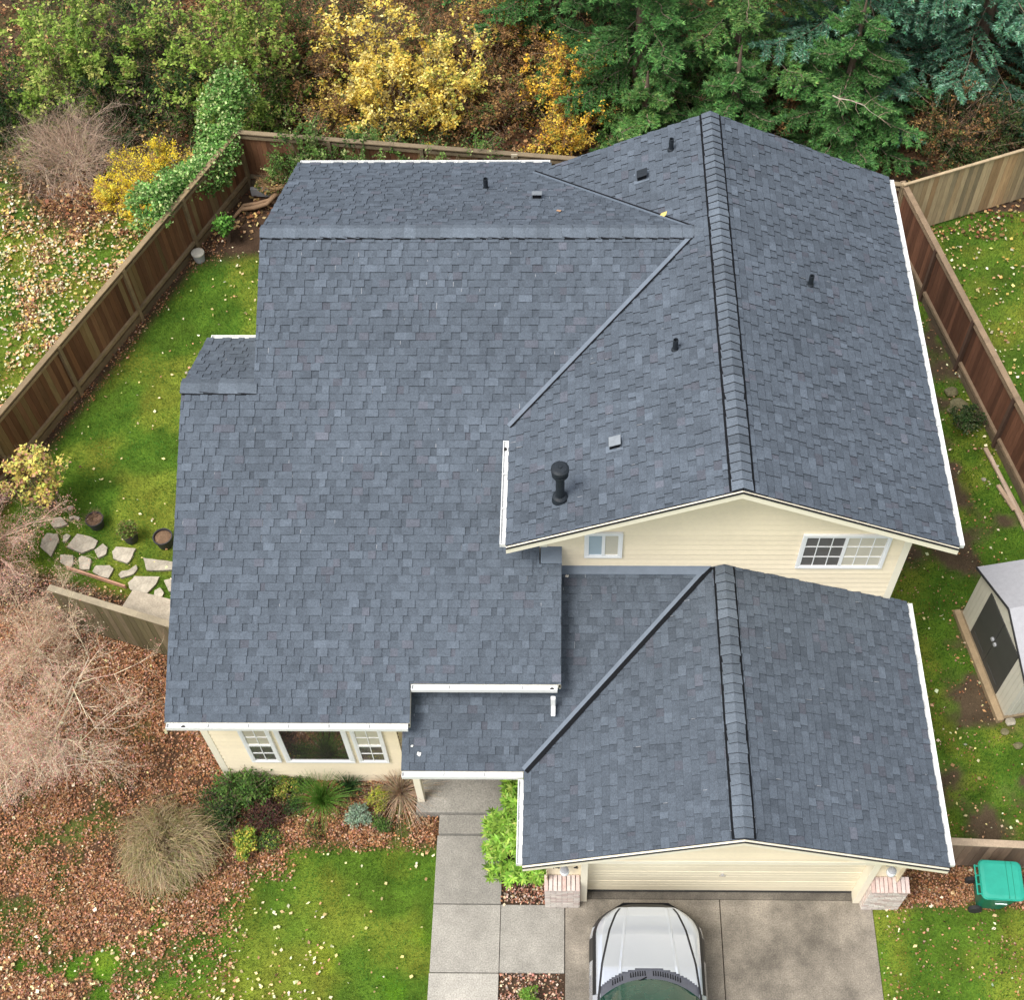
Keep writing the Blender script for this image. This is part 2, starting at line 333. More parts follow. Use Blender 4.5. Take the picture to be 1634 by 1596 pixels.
def shingles(mb,P,pieces,along,up,seed,tone=1.0,e=.138):
    """along: 'x' or 'y' eave direction; up: (dx,dy) plan direction uphill. pieces: convex plan polygons"""
    rg=random.Random(seed)
    g=np.array([P(1,0)-P(0,0),P(0,1)-P(0,0)]);upv=np.array([up[0],up[1],g[0]*up[0]+g[1]*up[1]]);upv=upv/np.linalg.norm(upv)
    al=np.array([1.,0,0]) if along=='x' else np.array([0,1.,0])
    nrm=np.cross(al,upv);nrm=nrm if nrm[2]>0 else -nrm
    allp=[(x,y) for pc in pieces for x,y in pc]
    O=np.array([*min(allp,key=lambda q:P(*q)),0]);O[2]=P(O[0],O[1])
    def uv(x,y):
        p=np.array([x,y,P(x,y)])-O;return (float(p@al),float(p@upv))
    polys=[[uv(*q) for q in pc] for pc in pieces]
    U0=min(q[0] for p in polys for q in p);V1=max(q[1] for p in polys for q in p);U1=max(q[0] for p in polys for q in p)
    for r in range(0,int(V1/e)+1):
        cells=[];u=U0-rg.random()*.4;st=rg.random()<.5
        while u<U1:
            wd=rg.uniform(.08,.24) if st else rg.uniform(.07,.20)
            k=rg.random();t=tone*(1+rg.gauss(0,.065))
            if k<.10:t*=1.16
            elif k<.20:t*=.88
            base=(.085,.103,.127) if rg.random()<.95 else (.092,.101,.124)
            if not st: t*=.93
            cells.append((u,u+wd,st,tuple(c*t for c in base)));u+=wd;st=(not st) if rg.random()<.85 else st
        v0,v1=r*e,(r+1)*e
        for pl in polys:
            band=clip(clip(pl,lambda q:q[1]-v0),lambda q:v1-q[1])
            if len(band)<3: continue
            b0=min(q[0] for q in band);b1=max(q[0] for q in band)
            for (a,b,raised,col) in cells:
                if b<=b0 or a>=b1: continue
                c=clip(clip(band,lambda q:q[0]-a),lambda q:b-q[0])
                if len(c)<3: continue
                hh=lambda v:.004+.008*(1-(v-v0)/e)+(.014 if raised else 0)
                mb.face([O+al*q[0]+upv*q[1]+nrm*hh(q[1]) for q in c],col)
                if rg.random()<.045 and a>b0 and a<b1:
                    e0,e1=sorted((v0+rg.random()*e,v0+rg.random()*e));ed=[q[1] for q in c if abs(q[0]-a)<1e-6]
                    if ed and e1-e0>.03:
                        e0,e1=max(e0,min(ed)),min(e1,max(ed))
                        if e1>e0: mb.face([O+al*(a+g_)+upv*v_+nrm*(hh(v_)+.002) for g_,v_ in ((0,e0),(.007,e0),(.007,e1),(0,e1))],(.30,.31,.33))
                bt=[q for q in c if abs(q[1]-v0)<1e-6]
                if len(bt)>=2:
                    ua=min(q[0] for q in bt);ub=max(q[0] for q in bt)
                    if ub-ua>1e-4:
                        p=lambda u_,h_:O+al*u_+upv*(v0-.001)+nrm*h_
                        mb.face([p(ua,-.012),p(ub,-.012),p(ub,hh(v0)),p(ua,hh(v0))],(.016,.019,.024) if raised else (.05,.06,.072))  # dark cut edge; its colour also paints the shadow line under each tab
    for pc in pieces:
        # decking below the shingles
        mb.face([np.array([x,y,P(x,y)])-nrm*.003 for x,y in pc],(.03,.034,.04))
def deck(mb,P,poly,t0=.012,t1=.13):
    top=[(x,y,P(x,y)-t0) for x,y in poly];bot=[(x,y,P(x,y)-t1) for x,y in poly]
    mb.face(bot[::-1]);n=len(poly)
    for i in range(n): mb.face([bot[i],bot[(i+1)%n],top[(i+1)%n],top[i]])
def roof(name,slopes,label=None):
    mb=MB();dk=MB()
    for (P,pieces,al,up,seed,tone) in slopes:
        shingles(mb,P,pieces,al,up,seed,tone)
        for pc in pieces: deck(dk,P,pc)
    o=mb.build(name,MAT['shingle'],house)
    d=dk.build('soffit',MAT['cream'],o)
    return o
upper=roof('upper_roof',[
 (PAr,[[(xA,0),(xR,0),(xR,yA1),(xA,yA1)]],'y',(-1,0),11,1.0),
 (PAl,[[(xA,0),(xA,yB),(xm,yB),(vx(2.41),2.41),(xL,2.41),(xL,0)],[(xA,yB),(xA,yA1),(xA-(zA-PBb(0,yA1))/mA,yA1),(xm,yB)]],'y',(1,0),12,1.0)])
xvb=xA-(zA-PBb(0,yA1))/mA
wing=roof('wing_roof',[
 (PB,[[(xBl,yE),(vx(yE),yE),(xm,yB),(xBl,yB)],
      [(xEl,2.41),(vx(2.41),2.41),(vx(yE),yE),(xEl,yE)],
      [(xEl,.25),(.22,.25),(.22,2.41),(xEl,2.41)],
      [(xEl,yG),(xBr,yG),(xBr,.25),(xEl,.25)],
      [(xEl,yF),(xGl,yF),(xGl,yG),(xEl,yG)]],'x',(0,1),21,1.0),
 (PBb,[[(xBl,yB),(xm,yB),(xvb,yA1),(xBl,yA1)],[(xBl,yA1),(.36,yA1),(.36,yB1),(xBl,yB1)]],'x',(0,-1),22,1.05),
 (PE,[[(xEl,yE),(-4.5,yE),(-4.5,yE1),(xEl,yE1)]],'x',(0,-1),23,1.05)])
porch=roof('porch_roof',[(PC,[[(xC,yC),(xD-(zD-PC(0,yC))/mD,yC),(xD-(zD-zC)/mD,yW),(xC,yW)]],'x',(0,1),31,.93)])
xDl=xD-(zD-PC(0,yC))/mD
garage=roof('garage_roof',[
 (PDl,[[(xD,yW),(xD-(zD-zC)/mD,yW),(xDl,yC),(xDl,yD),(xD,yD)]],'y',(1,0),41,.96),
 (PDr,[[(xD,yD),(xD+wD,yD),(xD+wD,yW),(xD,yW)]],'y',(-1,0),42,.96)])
# ridge caps with vent strip
def ridge(parent,a,b,m1,m2,hw=.15,step=.172,seed=1,hc=.066,vw=.034):
    """a->b ridge line; m1 slope drop on left side, m2 on right; caps lap from b towards a"""
    a=np.array(a,float);b=np.array(b,float);d=b-a;L=np.linalg.norm(d);d/=L;s=np.cross(d,[0,0,1.]);s/=np.linalg.norm(s)
    mb=MB();rg=random.Random(seed);up=np.array([0,0,1.])
    n=int(L/step);st=L/n
    def pt(t,off,m,h): return a+d*t+s*off+up*(-abs(off)*m+h)
    for i in range(n):
        t0,t1=i*st,(i+1)*st+.06
        t1=min(t1,L);kc=1+rg.gauss(0,.09);col=tuple(c*kc*1.1 for c in (.100,.120,.145));j=rg.gauss(0,.009);k=rg.gauss(0,.009)
        h0=hc;h1=hc-.03
        for sg,m in ((-1,m1),(1,m2)):
            A=[pt(t0,0,m,h0),pt(t0+j,sg*(hw+k),m,h0-.006),pt(t1,sg*hw,m,h1-.006),pt(t1,0,m,h1)]
            mb.face(A if sg>0 else A[::-1],col)
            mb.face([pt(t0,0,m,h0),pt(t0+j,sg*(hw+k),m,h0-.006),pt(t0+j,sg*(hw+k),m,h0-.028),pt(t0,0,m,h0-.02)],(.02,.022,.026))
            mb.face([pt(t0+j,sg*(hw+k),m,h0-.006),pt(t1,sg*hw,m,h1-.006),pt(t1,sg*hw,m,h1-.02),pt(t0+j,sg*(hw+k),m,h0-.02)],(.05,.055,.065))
    o=mb.build('ridge_cap',MAT['shingle'],parent)
    vb=MB()
    for sg,m in ((-1,m1),(1,m2)):
        w0=hw+vw
        vb.hexa([pt(0.01,0,m,.002),pt(0.01,sg*w0,m,.002),pt(L-.01,sg*w0,m,.002),pt(L-.01,0,m,.002),pt(0.01,0,m,.03),pt(0.01,sg*w0,m,.028),pt(L-.01,sg*w0,m,.028),pt(L-.01,0,m,.03)])
    vb.build('ridge_vent',MAT['black'],parent)
ridge(upper,(xA,0,zA),(xA,yA1,zA),mA,mA,.165,seed=2)
ridge(garage,(xD,yD,zD),(xD,yW-.02,zD),mD,mD,.155,seed=3)
ridge(wing,(xBl,yB,zB),(xm+.12,yB,zB),mB,mB,.16,.21,seed=4,hc=.072,vw=.006)
ridge(wing,(xEl,yE,zE),(xBl+.06,yE,zE),mB,mB,.16,.33,seed=5,hc=.072,vw=.006)
# valley strips
def valley(parent,a,b,P1,P2,side1,w1=.07,w2=.03,m=None):
    """narrow metal ridge down the valley: side1 = plan unit vector towards plane P1"""
    a=np.array(a);b=np.array(b);s=np.array(side1,float);s/=np.linalg.norm(s);mb=MB()
    def p(q,o,P,h):x,y=q[0]+s[0]*o,q[1]+s[1]*o;return (x,y,P(x,y)+h)
    mb.hexa([p(a,0,P1,.0),p(a,w1,P1,.0),p(b,w1,P1,.0),p(b,0,P1,.0),p(a,0,P1,.035),p(a,w1,P1,.032),p(b,w1,P1,.032),p(b,0,P1,.035)],mi=0)
    mb.face([p(a,0,P2,.034),p(a,-w2,P2,.034),p(b,-w2,P2,.034),p(b,0,P2,.034)],mi=1)
    return mb.build('valley_flashing',[MAT['flash'],MAT['black']],parent)
valley(wing,(xm,yB),(xL,2.41),PB,PAl,(-1,1),.065,.035)
valley(wing,(xm,yB),(xvb,yA1),PBb,PAl,(-1,-1),.06,.03)
valley(garage,(xD-(zD-zC)/mD,yW),(xDl,yC),PC,PDl,(-1,1),.065,.085)
# rakes, fascias, gutters
def rake(parent,a,b,inw,th=.035,h=.17,top=.012,name='rake_board',m='cream'):
    a=np.array(a,float);b=np.array(b,float);i=np.array(inw,float)*th;z=np.array([0,0,1.]);mb=MB()
    mb.hexa([a-z*h,b-z*h,b-z*h+i,a-z*h+i,a-z*top,b-z*top,b-z*top+i,a-z*top+i])
    o=mb.build(name,MAT[m],parent)
    return o
def edge(parent,a,b,out):
    a=np.array(a,float);b=np.array(b,float);i=np.array(out,float)*.012;z=np.array([0,0,1.]);mb=MB()
    mb.hexa([a-z*.03,b-z*.03,b-z*.03+i,a-z*.03+i,a+z*.014,b+z*.014,b+z*.014+i,a+z*.014+i]);mb.build('drip_edge',MAT['dark'],parent)
for par,P1,P2,xa,xc,xb,yy,o in ((upper,PAl,PAr,xL,xA,xR,0,-1),(garage,PDl,PDr,xDl,xD,xD+wD,yD,-1)):
    for P,x0,x1 in ((P1,xa,xc),(P2,xc,xb)):
        A=(x0,yy-.002,P(x0,yy));B=(x1,yy-.002,P(x1,yy));rake(par,(x0,yy-.004,A[2]),(x1,yy-.004,B[2]),(0,-1,0));edge(par,(x0,yy-.0405,A[2]),(x1,yy-.0405,B[2]),(0,-1,0))
rake(upper,(xR,yA1-.035,eA-.004),(xA,yA1-.035,zA-.004),(0,1,0))
rake(upper,(xvb+.1,yA1-.035,PAl(xvb+.1,0)-.004),(xA,yA1-.035,zA-.004),(0,1,0))
for (xx,y0,y1,P,s,par) in ((xBl,yE+.16,yB,PB,-1,wing),(xEl,yF,yE,PB,-1,wing),(xBl,yB,yB1,PBb,-1,wing),(xEl,yE,yE1,PE,-1,wing),(xBr,yG,.25,PB,1,wing),(xGl,yF,yG-.005,PB,1,wing)):
    a=(xx-s*.035,y0,P(xx,y0)-.004);b=(xx-s*.035,y1,P(xx,y1)-.004);rake(par,a,b,(s,0,0),.03,m='cream')
def gutter(parent,a,b,out,hang=.6,endcap=True,down=None):
    a=np.array(a,float);b=np.array(b,float);o=np.array(out,float);z=np.array([0,0,1.]);d=(b-a)/np.linalg.norm(b-a);mb=MB();W=.10
    p=lambda q,oo,h:q+o*oo+z*h
    def wall(o0,o1,h0,h1,mi=0): mb.hexa([p(a,o0,h0),p(a,o1,h0),p(b,o1,h0),p(b,o0,h0),p(a,o0,h1),p(a,o1,h1),p(b,o1,h1),p(b,o0,h1)],mi=mi)
    wall(.0,.012,-.105,-.02);wall(.0125,W-.0145,-.105,-.06,mi=1);wall(W-.014,W,-.105,-.012)
    for q,s in ((a,1),(b,-1)): mb.hexa([p(q,.013,-.059),p(q,W-.013,-.059),p(q+d*.01*s,W-.013,-.059),p(q+d*.01*s,.013,-.059),p(q,.013,-.015),p(q,W-.013,-.015),p(q+d*.01*s,W-.013,-.015),p(q+d*.01*s,.013,-.015)])
    L=np.linalg.norm(b-a);n=max(1,int(L/hang))
    for i in range(1,n):
        c=a+d*L*i/n;mb.hexa([p(c,.013,-.03),p(c,W-.013,-.03),p(c+d*.02,W-.013,-.03),p(c+d*.02,.013,-.03),p(c,.013,-.02),p(c,W-.013,-.02),p(c+d*.02,W-.013,-.02),p(c+d*.02,.013,-.02)])
    g=mb.build('gutter',[MAT['white'],MAT['trough']],parent)
    if down is not None:
        hb=MB();q=a+d*down+o*.063;hb.tube([q+z*-.058,q+z*-.05],.035,10);hb.build('outlet',MAT['dark'],g)
    return g
gutter(upper,(xR+.004,.05,eA),(xR+.004,yA1-.05,eA),(1,0,0))
gutter(upper,(xL-.004,.05,eA),(xL-.004,2.15,eA),(-1,0,0),down=1.95)
gutter(wing,(xEl+.03,yF-.004,PB(0,yF)),(xGl-.03,yF-.004,PB(0,yF)),(0,-1,0),down=.28)
g2=gutter(wing,(xGl+.01,yG-.004,PB(0,yG)),(xBr-.06,yG-.004,PB(0,yG)),(0,-1,0),down=2.36)
gutter(wing,(xBl+.04,yB1+.004,PBb(0,yB1)),(.33,yB1+.004,PBb(0,yB1)),(0,1,0))
gutter(wing,(xEl+.06,yE1+.004,PE(0,yE1)),(-4.8,yE1+.004,PE(0,yE1)),(0,1,0))
gutter(porch,(xC+.01,yC-.004,PC(0,yC)),(xDl-.02,yC-.004,PC(0,yC)),(0,-1,0))
gutter(garage,(xDl-.004,yD+.03,PDl(xDl,0)),(xDl-.004,yC-.14,PDl(xDl,0)),(-1,0,0))
gutter(garage,(xD+wD+.004,yD+.05,PDr(xD+wD,0)),(xD+wD+.004,yW-.03,PDr(xD+wD,0)),(1,0,0))
b=MB();b.box(.42,.50,-1.80,-1.735,3.62,3.96);b.bar((.46,-1.77,3.66),(.46,-1.95,3.62),.075,.06);b.build('downspout',MAT['white'],g2,bevel=.01)
# wall flashings
b=MB();b.hexa([(.60,yW-.14,PC(0,yW-.14)+.02),(3.05,yW-.14,PC(0,yW-.14)+.02),(3.2,yW-.014,zC+.02),(.60,yW-.014,zC+.02),(.60,yW-.14,PC(0,yW-.14)+.035),(3.05,yW-.14,PC(0,yW-.14)+.035),(3.2,yW-.014,zC+.06),(.60,yW-.014,zC+.06)]);b.build('wall_flashing',MAT['flash'],porch)
b=MB();b.hexa([(.24,.25,PB(0,.25)+.01),(.60,.25,PB(0,.25)+.01),(.60,.53,PB(0,.25)+.05),(.24,.53,PB(0,.25)+.05),(.24,.25,PB(0,.25)+.03),(.60,.25,PB(0,.25)+.03),(.60,.53,PB(0,.25)+.12),(.24,.53,PB(0,.25)+.12)]);b.box(.52,.60,.25,.535,4.2,PB(0,.25)+.005);b.build('wall_flashing',MAT['flash'],wing)
# ---- roof furniture
def vent_pipe(parent,x,y,P,h,r=.045):
    z=P(x,y);m=MB();m.lathe([(r,z-.02),(r,z+h),(r*.75,z+h),(r*.75,z+h-.08),(0,z+h-.08)],16,(x,y))
    m.lathe([(r*1.5,z-.05),(r*1.35,z+.03),(r*1.02,z+.05)],16,(x,y))
    m.build('vent_pipe',MAT['pipe'],parent,smooth=False)
vent_pipe(wing,-.88,7.75,PBb,.26);vent_pipe(upper,2.62,7.98,PAl,.27);vent_pipe(upper,4.98,4.90,PAr,.24);vent_pipe(upper,2.49,3.12,PAl,.26)
def box_vent(parent,x,y,P,grad,cap):
    z=P(x,y);m=MB()
    q=lambda dx,dy,h:(x+dx,y+dy,P(x+dx,y+dy)+h)
    s=.082
    m.hexa([q(-s,-s,.01),q(s,-s,.01),q(s,s,.01),q(-s,s,.01),q(-s,-s,.11),q(s,-s,.11),q(s,s,.11),q(-s,s,.11)],mi=1)
    s=.096;m.hexa([q(-s,-s,.11),q(s,-s,.11),q(s,s,.11),q(-s,s,.11),q(-s,-s,.13),q(s,-s,.13),q(s,s,.13),q(-s,s,.13)],mi=0)
    f=.14;m.face([q(-f,-f,.02),q(f,-f,.02),q(f,f,.02),q(-f,f,.02)],mi=2)
    m.build('box_vent',[cap,MAT['black'],MAT['flash']],parent,bevel=.004)
box_vent(wing,.11,7.27,PBb,None,MAT['greycap']);box_vent(upper,2.07,7.5,PAl,None,MAT['pipe']);box_vent(upper,1.46,1.47,PAl,None,MAT['greycap'])
x,y=.575,.66;z=PAl(x,y)
m=MB();m.tube([(x,y,z-.03),(x,y,z+.10),(x,y,z+.13)],[.14,.125,.09],20);m.tube([(x,y,z),(x,y,z+.80)],.072,20);fl=m.build('flue_pipe',MAT['pipe'],upper,smooth=False)
m=MB();m.tube([(x,y,z+.70),(x,y,z+.76)],[.135,.135],24);m.tube([(x,y,z+.80),(x,y,z+.87),(x,y,z+.90),(x,y,z+.91)],[.145,.145,.11,.02],24);m.tube([(x,y,z+.905),(x,y,z+.925)],[.04,.03],12);m.build('flue_cap',MAT['pipe'],fl)
# ------------------------------------------------------------------ walls
def siding(mb,a,b,zb,zt,out,e=.155,top=None):
    """lap siding from a to b (plan points); zt number or function of t in 0..1 giving the top"""
    a=np.array(a,float);b=np.array(b,float);o=np.array(out,float);rg=random.Random(int(abs(a[0]*100)))
    poly=[(0,zb),(1,zb)]+([(t,z) for t,z in top] if top else [(1,zt),(0,zt)])
    zmax=max(p[1] for p in poly);z0=zb
    mb.face([(*(a+(b-a)*t),z) for t,z in poly],(.9,.9,.9))
    while z0<zmax:
        c=clip(clip(poly,lambda q:q[1]-z0),lambda q:z0+e-q[1])
        if len(c)>=3:
            k=1+rg.gauss(0,.022);h=lambda z:.004+.020*(1-(z-z0)/e)
            mb.face([(*(a+(b-a)*t+o*h(z)),z) for t,z in c],(k,k,k))
            bt=[q for q in c if abs(q[1]-z0)<1e-6]
            if len(bt)>=2:
                t0,t1=min(q[0] for q in bt),max(q[0] for q in bt);p0,p1=a+(b-a)*t0,a+(b-a)*t1
                mb.face([(*p0,z0),(*p1,z0),(*(p1+o*.024),z0),(*(p0+o*.024),z0)],(.42,.40,.36))  # lap underside coloured darker, painting in the shade line between boards
        z0+=e
def wall(name,parent,*args,**kw):
    mb=MB();siding(mb,*args,**kw);return mb.build(name,MAT['siding'],parent)
# upper storey
xl,xr,yb=.24,6.492,yA1-.35
t_=lambda x:(x-xl)/(xr-xl);dz=.135
wall('gable_wall',house,(xl,yW),(xr,yW),2.2,0,(0,-1),top=[(1,PAr(xr,0)-dz),(t_(xA),zA-dz),(0,PAl(xl,0)-dz)])
wall('side_wall',house,(xl,yb),(xl,yW),2.2,PAl(xl,0)-dz,(-1,0))
wall('side_wall',house,(xr,yW),(xr,yb),0,PAr(xr,0)-dz,(1,0))
wall('rear_wall',house,(xr,yb),(xl,yb),0,0,(0,1),top=[(1,PAl(xl,0)-dz),(1-t_(xA),zA-dz),(0,PAr(xr,0)-dz)])
# wing
wall('front_wall',house,(-5.86,-1.64),(-2.36,-1.64),0,PB(0,-1.64)-dz,(0,-1))
wall('side_wall',house,(-5.86,4.35),(-5.86,-1.64),0,0,(-1,0),top=[(1,PB(0,-1.64)-dz),((4.35-yE)/(4.35+1.64),zE-dz),(0,PE(0,4.35)-dz)])
wall('rear_wall',house,(-4.6,4.35),(-5.86,4.35),0,PE(0,4.35)-dz,(0,1))
wall('side_wall',house,(-4.6,8.75),(-4.6,4.35),0,0,(-1,0),top=[(1,PB(0,4.35)-dz),((8.75-yB)/4.4,zB-dz),(0,PBb(0,8.75)-dz)])
wall('rear_wall',house,(.24,8.75),(-4.6,8.75),0,PBb(0,8.75)-dz,(0,1))
wall('side_wall',house,(-2.36,-1.64),(-2.36,-1.1),0,0,(1,0),top=[(1,PB(0,-1.1)-dz),(0,PB(0,-1.64)-dz)])
wall('entry_wall',house,(-2.36,-1.1),(.33,-1.1),0,PB(0,-1.1)-dz,(0,-1))
wall('side_wall',house,(.33,-1.1),(.33,.545),PC(0,-1.1)-.6,0,(1,0),top=[(1,PB(0,.25)-dz),(0,PB(0,-1.1)-dz)])
# garage
yg=-3.84;gx0,gx1=.36,6.49
wall('side_wall',house,(gx0,-1.1),(gx0,-3.965),0,PDl(gx0,0)-dz,(-1,0))
wall('side_wall',house,(gx1,-3.965),(gx1,yW),0,PDr(gx1,0)-dz,(1,0))
tg=lambda x:(x-gx0)/(gx1-gx0)
wall('gable_wall',house,(gx0,-3.97),(gx1,-3.97),2.28,0,(0,-1),top=[(1,PDr(gx1,0)-dz),(tg(xD),zD-dz),(0,PDl(gx0,0)-dz)])
wall('front_wall',house,(gx0,yg),(1.0,yg),.0,2.28,(0,-1))
wall('front_wall',house,(5.98,yg),(gx1,yg),.0,2.28,(0,-1))
# trims
def trim(name,boxes,m='cream',parent=house,bevel=.004):
    mb=MB()
    for q in boxes: mb.box(*q)
    return mb.build(name,MAT[m],parent,bevel=bevel)
trim('corner_board',[(xl-.022,xl+.11,yW-.024,yW-.0185,3.3,5.83),(xl-.024,xl-.0185,yW-.02,yW+.11,3.3,5.75)])
trim('corner_board',[(xr-.11,xr+.022,yW-.024,yW-.0185,3.0,5.99),(xr+.0185,xr+.024,yW-.02,yW+.11,2.8,5.99)])
trim('corner_board',[(-5.884,-5.75,-1.664,-1.6585,.02,3.8),(-5.884,-5.8785,-1.66,-1.53,.02,3.8)])
trim('header_board',[(gx0-.02,gx1+.02,-4.0,-3.991,2.16,2.30),(gx0,gx1,-3.99,-3.85,2.15,2.279)])
trim('door_trim',[(.94,1.06,-3.98,-3.70,.0,2.149)]);trim('door_trim',[(5.92,6.04,-3.98,-3.70,.0,2.149)])
trim('corner_board',[(gx1-.10,gx1+.024,yg-.026,yg-.0185,1.2,2.149)])
# garage door
gd=MB()
for k in range(16):
    z0=.06+k*.131;gd.box(1.062,5.918,-3.776+(.004 if k%4==0 else 0),-3.72,z0,z0+.125)
gd.box(1.062,5.918,-3.77,-3.71,.05,2.145)
gdo=gd.build('garage_door',mat('garage_door_paint',(.83,.75,.56),rough=.5,noise=[(1.2,.06),(12,.04)]),house,bevel=.003)
m=MB();m.box(1.062,5.918,-3.79,-3.70,0.0,.049);m.build('door_seal',MAT['rubber'],gdo)
m=MB();m.tube([(3.46,-3.80,.99),(3.46,-3.775,.99)],.03,12);m.bar((3.40,-3.81,.99),(3.52,-3.81,.99),.02,.02);m.build('handle',MAT['chrome'],gdo)
# brick piers
def brick_pier(x0,x1,y0,y1,zt):
    mb=MB();rg=random.Random(int(x0*50));mb.box(x0+.01,x1-.01,y0+.01,y1,0,zt-.04,(.42,.38,.34))
    r=0;z=0.01
    while z+.065<zt-.05:
        x=x0-(.1 if r%2 else 0)
        while x<x1:
            a,b_=max(x,x0),min(x+.2,x1)
            if b_-a>.03:
                c=rg.choice([(.56,.50,.45),(.60,.54,.49),(.62,.58,.53),(.50,.40,.36),(.58,.51,.47)]);k=rg.uniform(.9,1.1)
                mb.box(a+.004,b_-.004,y0,y0+.03,z,z+.06,tuple(q*k for q in c))
            x+=.208
        for s,xx in ((-1,x0),(1,x1)):
            yy=y0+.035
            while yy<y1:
                c=rg.choice([(.55,.43,.38),(.60,.50,.45),(.62,.56,.51)]);e_=min(yy+.2,y1)
                if e_-yy>.03: mb.box(min(xx,xx-s*.03),max(xx,xx-s*.03),yy,e_-.008,z,z+.06,c)
                yy+=.208
        z+=.068;r+=1
    n=int((x1-x0)/.072)
    for k in range(n):
        c=rg.choice([(.50,.37,.33),(.55,.43,.39),(.56,.47,.43)]);a=x0+(x1-x0)*k/n
        mb.hexa([(a,y0-.035,zt-.055),(a+.065,y0-.035,zt-.055),(a+.065,y1,zt-.02),(a,y1,zt-.02),(a,y0-.035,zt-.01),(a+.065,y0-.035,zt-.01),(a+.065,y1,zt+.04),(a,y1,zt+.04)],c)
    return mb.build('brick_pier',MAT['brick'],house,bevel=.003)
brick_pier(.30,.935,-4.10,-3.865,1.12);brick_pier(6.045,6.72,-4.10,-3.865,1.12)
# coach lamps
def lamp(x,y,z):
    m=MB();m.box(x-.05,x+.05,y-.0,y+.03,z-.1,z+.14);m.bar((x,y,z+.12),(x,y-.14,z+.15),.025,.025);m.tube([(x,y-.14,z+.13),(x,y-.14,z+.16)],[.075,.03],12)
    l=m.build('wall_lamp',MAT['greyplas'],house)
    m=MB();m.tube([(x,y-.14,z-.10),(x,y-.14,z-.05),(x,y-.14,z+.04),(x,y-.14,z+.125)],[.03,.065,.085,.06],16);m.build('glass_globe',MAT['glasslamp'],l,smooth=True)
lamp(.655,-3.862,1.72);lamp(6.25,-3.862,1.78)
# house number: 14 .. 4 on the left pier, partly behind the lamp globe
def stroke(mb,pts,wd=.016):
    for a,b_ in zip(pts,pts[1:]):
        mb.bar((a[0],-3.868,a[1]),(b_[0],-3.868,b_[1]),wd,.012,upv=(0,1,0))
h=.11
def four(x,z): stroke(m,[(x+.055,z+h),(x,z+.035),(x+.075,z+.035)]);stroke(m,[(x+.055,z+h),(x+.055,z)])
for kind,xx in ((1,.465),(4,.50),(1,.60),(4,.82)):
    m=MB()
    if kind==1: stroke(m,[(xx,1.51+h),(xx,1.51)])
    else: four(xx,1.51)
    m.build('house_number_digit',MAT['dark'],house)
# windows
def window(x0,x1,z0,z1,y,panes,fw=.06,depth=.05,grid=(3,3),name='window'):
    """panes: list of (fx0,fx1,glass,gridtuple or None, fz0,fz1)"""
    m=MB();o=y-.045
    m.box(x0,x1,o,y,z1-fw,z1);m.box(x0,x1,o,y,z0,z0+fw);m.box(x0,x0+fw,o+.001,y,z0+fw,z1-fw);m.box(x1-fw,x1,o+.001,y,z0+fw,z1-fw)
    fr=m.build(name,MAT['pvc'],house,bevel=.004)
    ix0,ix1,iz0,iz1=x0+fw,x1-fw,z0+fw,z1-fw
    for (a,b_,gm,gr,c,d) in panes:
        px0,px1=ix0+(ix1-ix0)*a,ix0+(ix1-ix0)*b_;pz0,pz1=iz0+(iz1-iz0)*c,iz0+(iz1-iz0)*d;s=.028
        m=MB();q=o+.006
        m.box(px0,px1,q,y-.002,pz0,pz0+s);m.box(px0,px1,q,y-.002,pz1-s,pz1);m.box(px0,px0+s,q+.001,y-.002,pz0+s,pz1-s);m.box(px1-s,px1,q+.001,y-.002,pz0+s,pz1-s)
        m.build('sash',MAT['pvc'],fr)
        m=MB();m.face([(px0+s,q+.018,pz0+s),(px1-s,q+.018,pz0+s),(px1-s,q+.018,pz1-s),(px0+s,q+.018,pz1-s)]);m.build('pane',MAT[gm],fr)
        if gr:
            m=MB();nx_,nz_=gr
            for i in range(1,nx_): xx=px0+(px1-px0)*i/nx_;m.box(xx-.008,xx+.008,q+.008,q+.017,pz0+s,pz1-s)
            for i in range(1,nz_): zz=pz0+(pz1-pz0)*i/nz_;m.box(px0+s,px1-s,q+.0075,q+.0172,zz-.008,zz+.008)
            m.build('grille',MAT['pvc'],fr)
window(.98,1.63,4.77,5.55,yW-.018,[(0,.5,'bglass',None,0,1),(.5,1,'cglass',None,0,1)],fw=.05)
window(4.64,6.14,4.44,5.50,yW-.018,[(0,.5,'screen',(3,3),0,1),(.5,1,'cglass',(3,3),0,1)],fw=.05)
window(-5.20,-4.64,.98,2.50,-1.64-.018,[(0,1,'screen',(2,2),0,.5),(0,1,'cglass',(2,2),.5,1)],fw=.05)
window(-4.56,-3.26,.97,2.50,-1.64-.018,[(0,1,'glass',None,0,1)],fw=.07)
window(-3.19,-2.62,.98,2.50,-1.64-.018,[(0,1,'screen',(2,2),0,.5),(0,1,'cglass',(2,2),.5,1)],fw=.05)
# porch post and entry door
m=MB();m.box(-2.13,-2.0,-2.16,-2.03,.2,3.05);m.build('porch_post',MAT['cream'],house,bevel=.006)
m=MB();m.box(-1.35,-.43,-1.16,-1.118,.2,2.25);ed=m.build('front_door',MAT['shedd'],house,bevel=.006)
m=MB();m.tube([(-1.25,-1.2,1.15),(-1.25,-1.16,1.15)],.03,10);m.build('handle',MAT['chrome'],ed)
house_objs=1
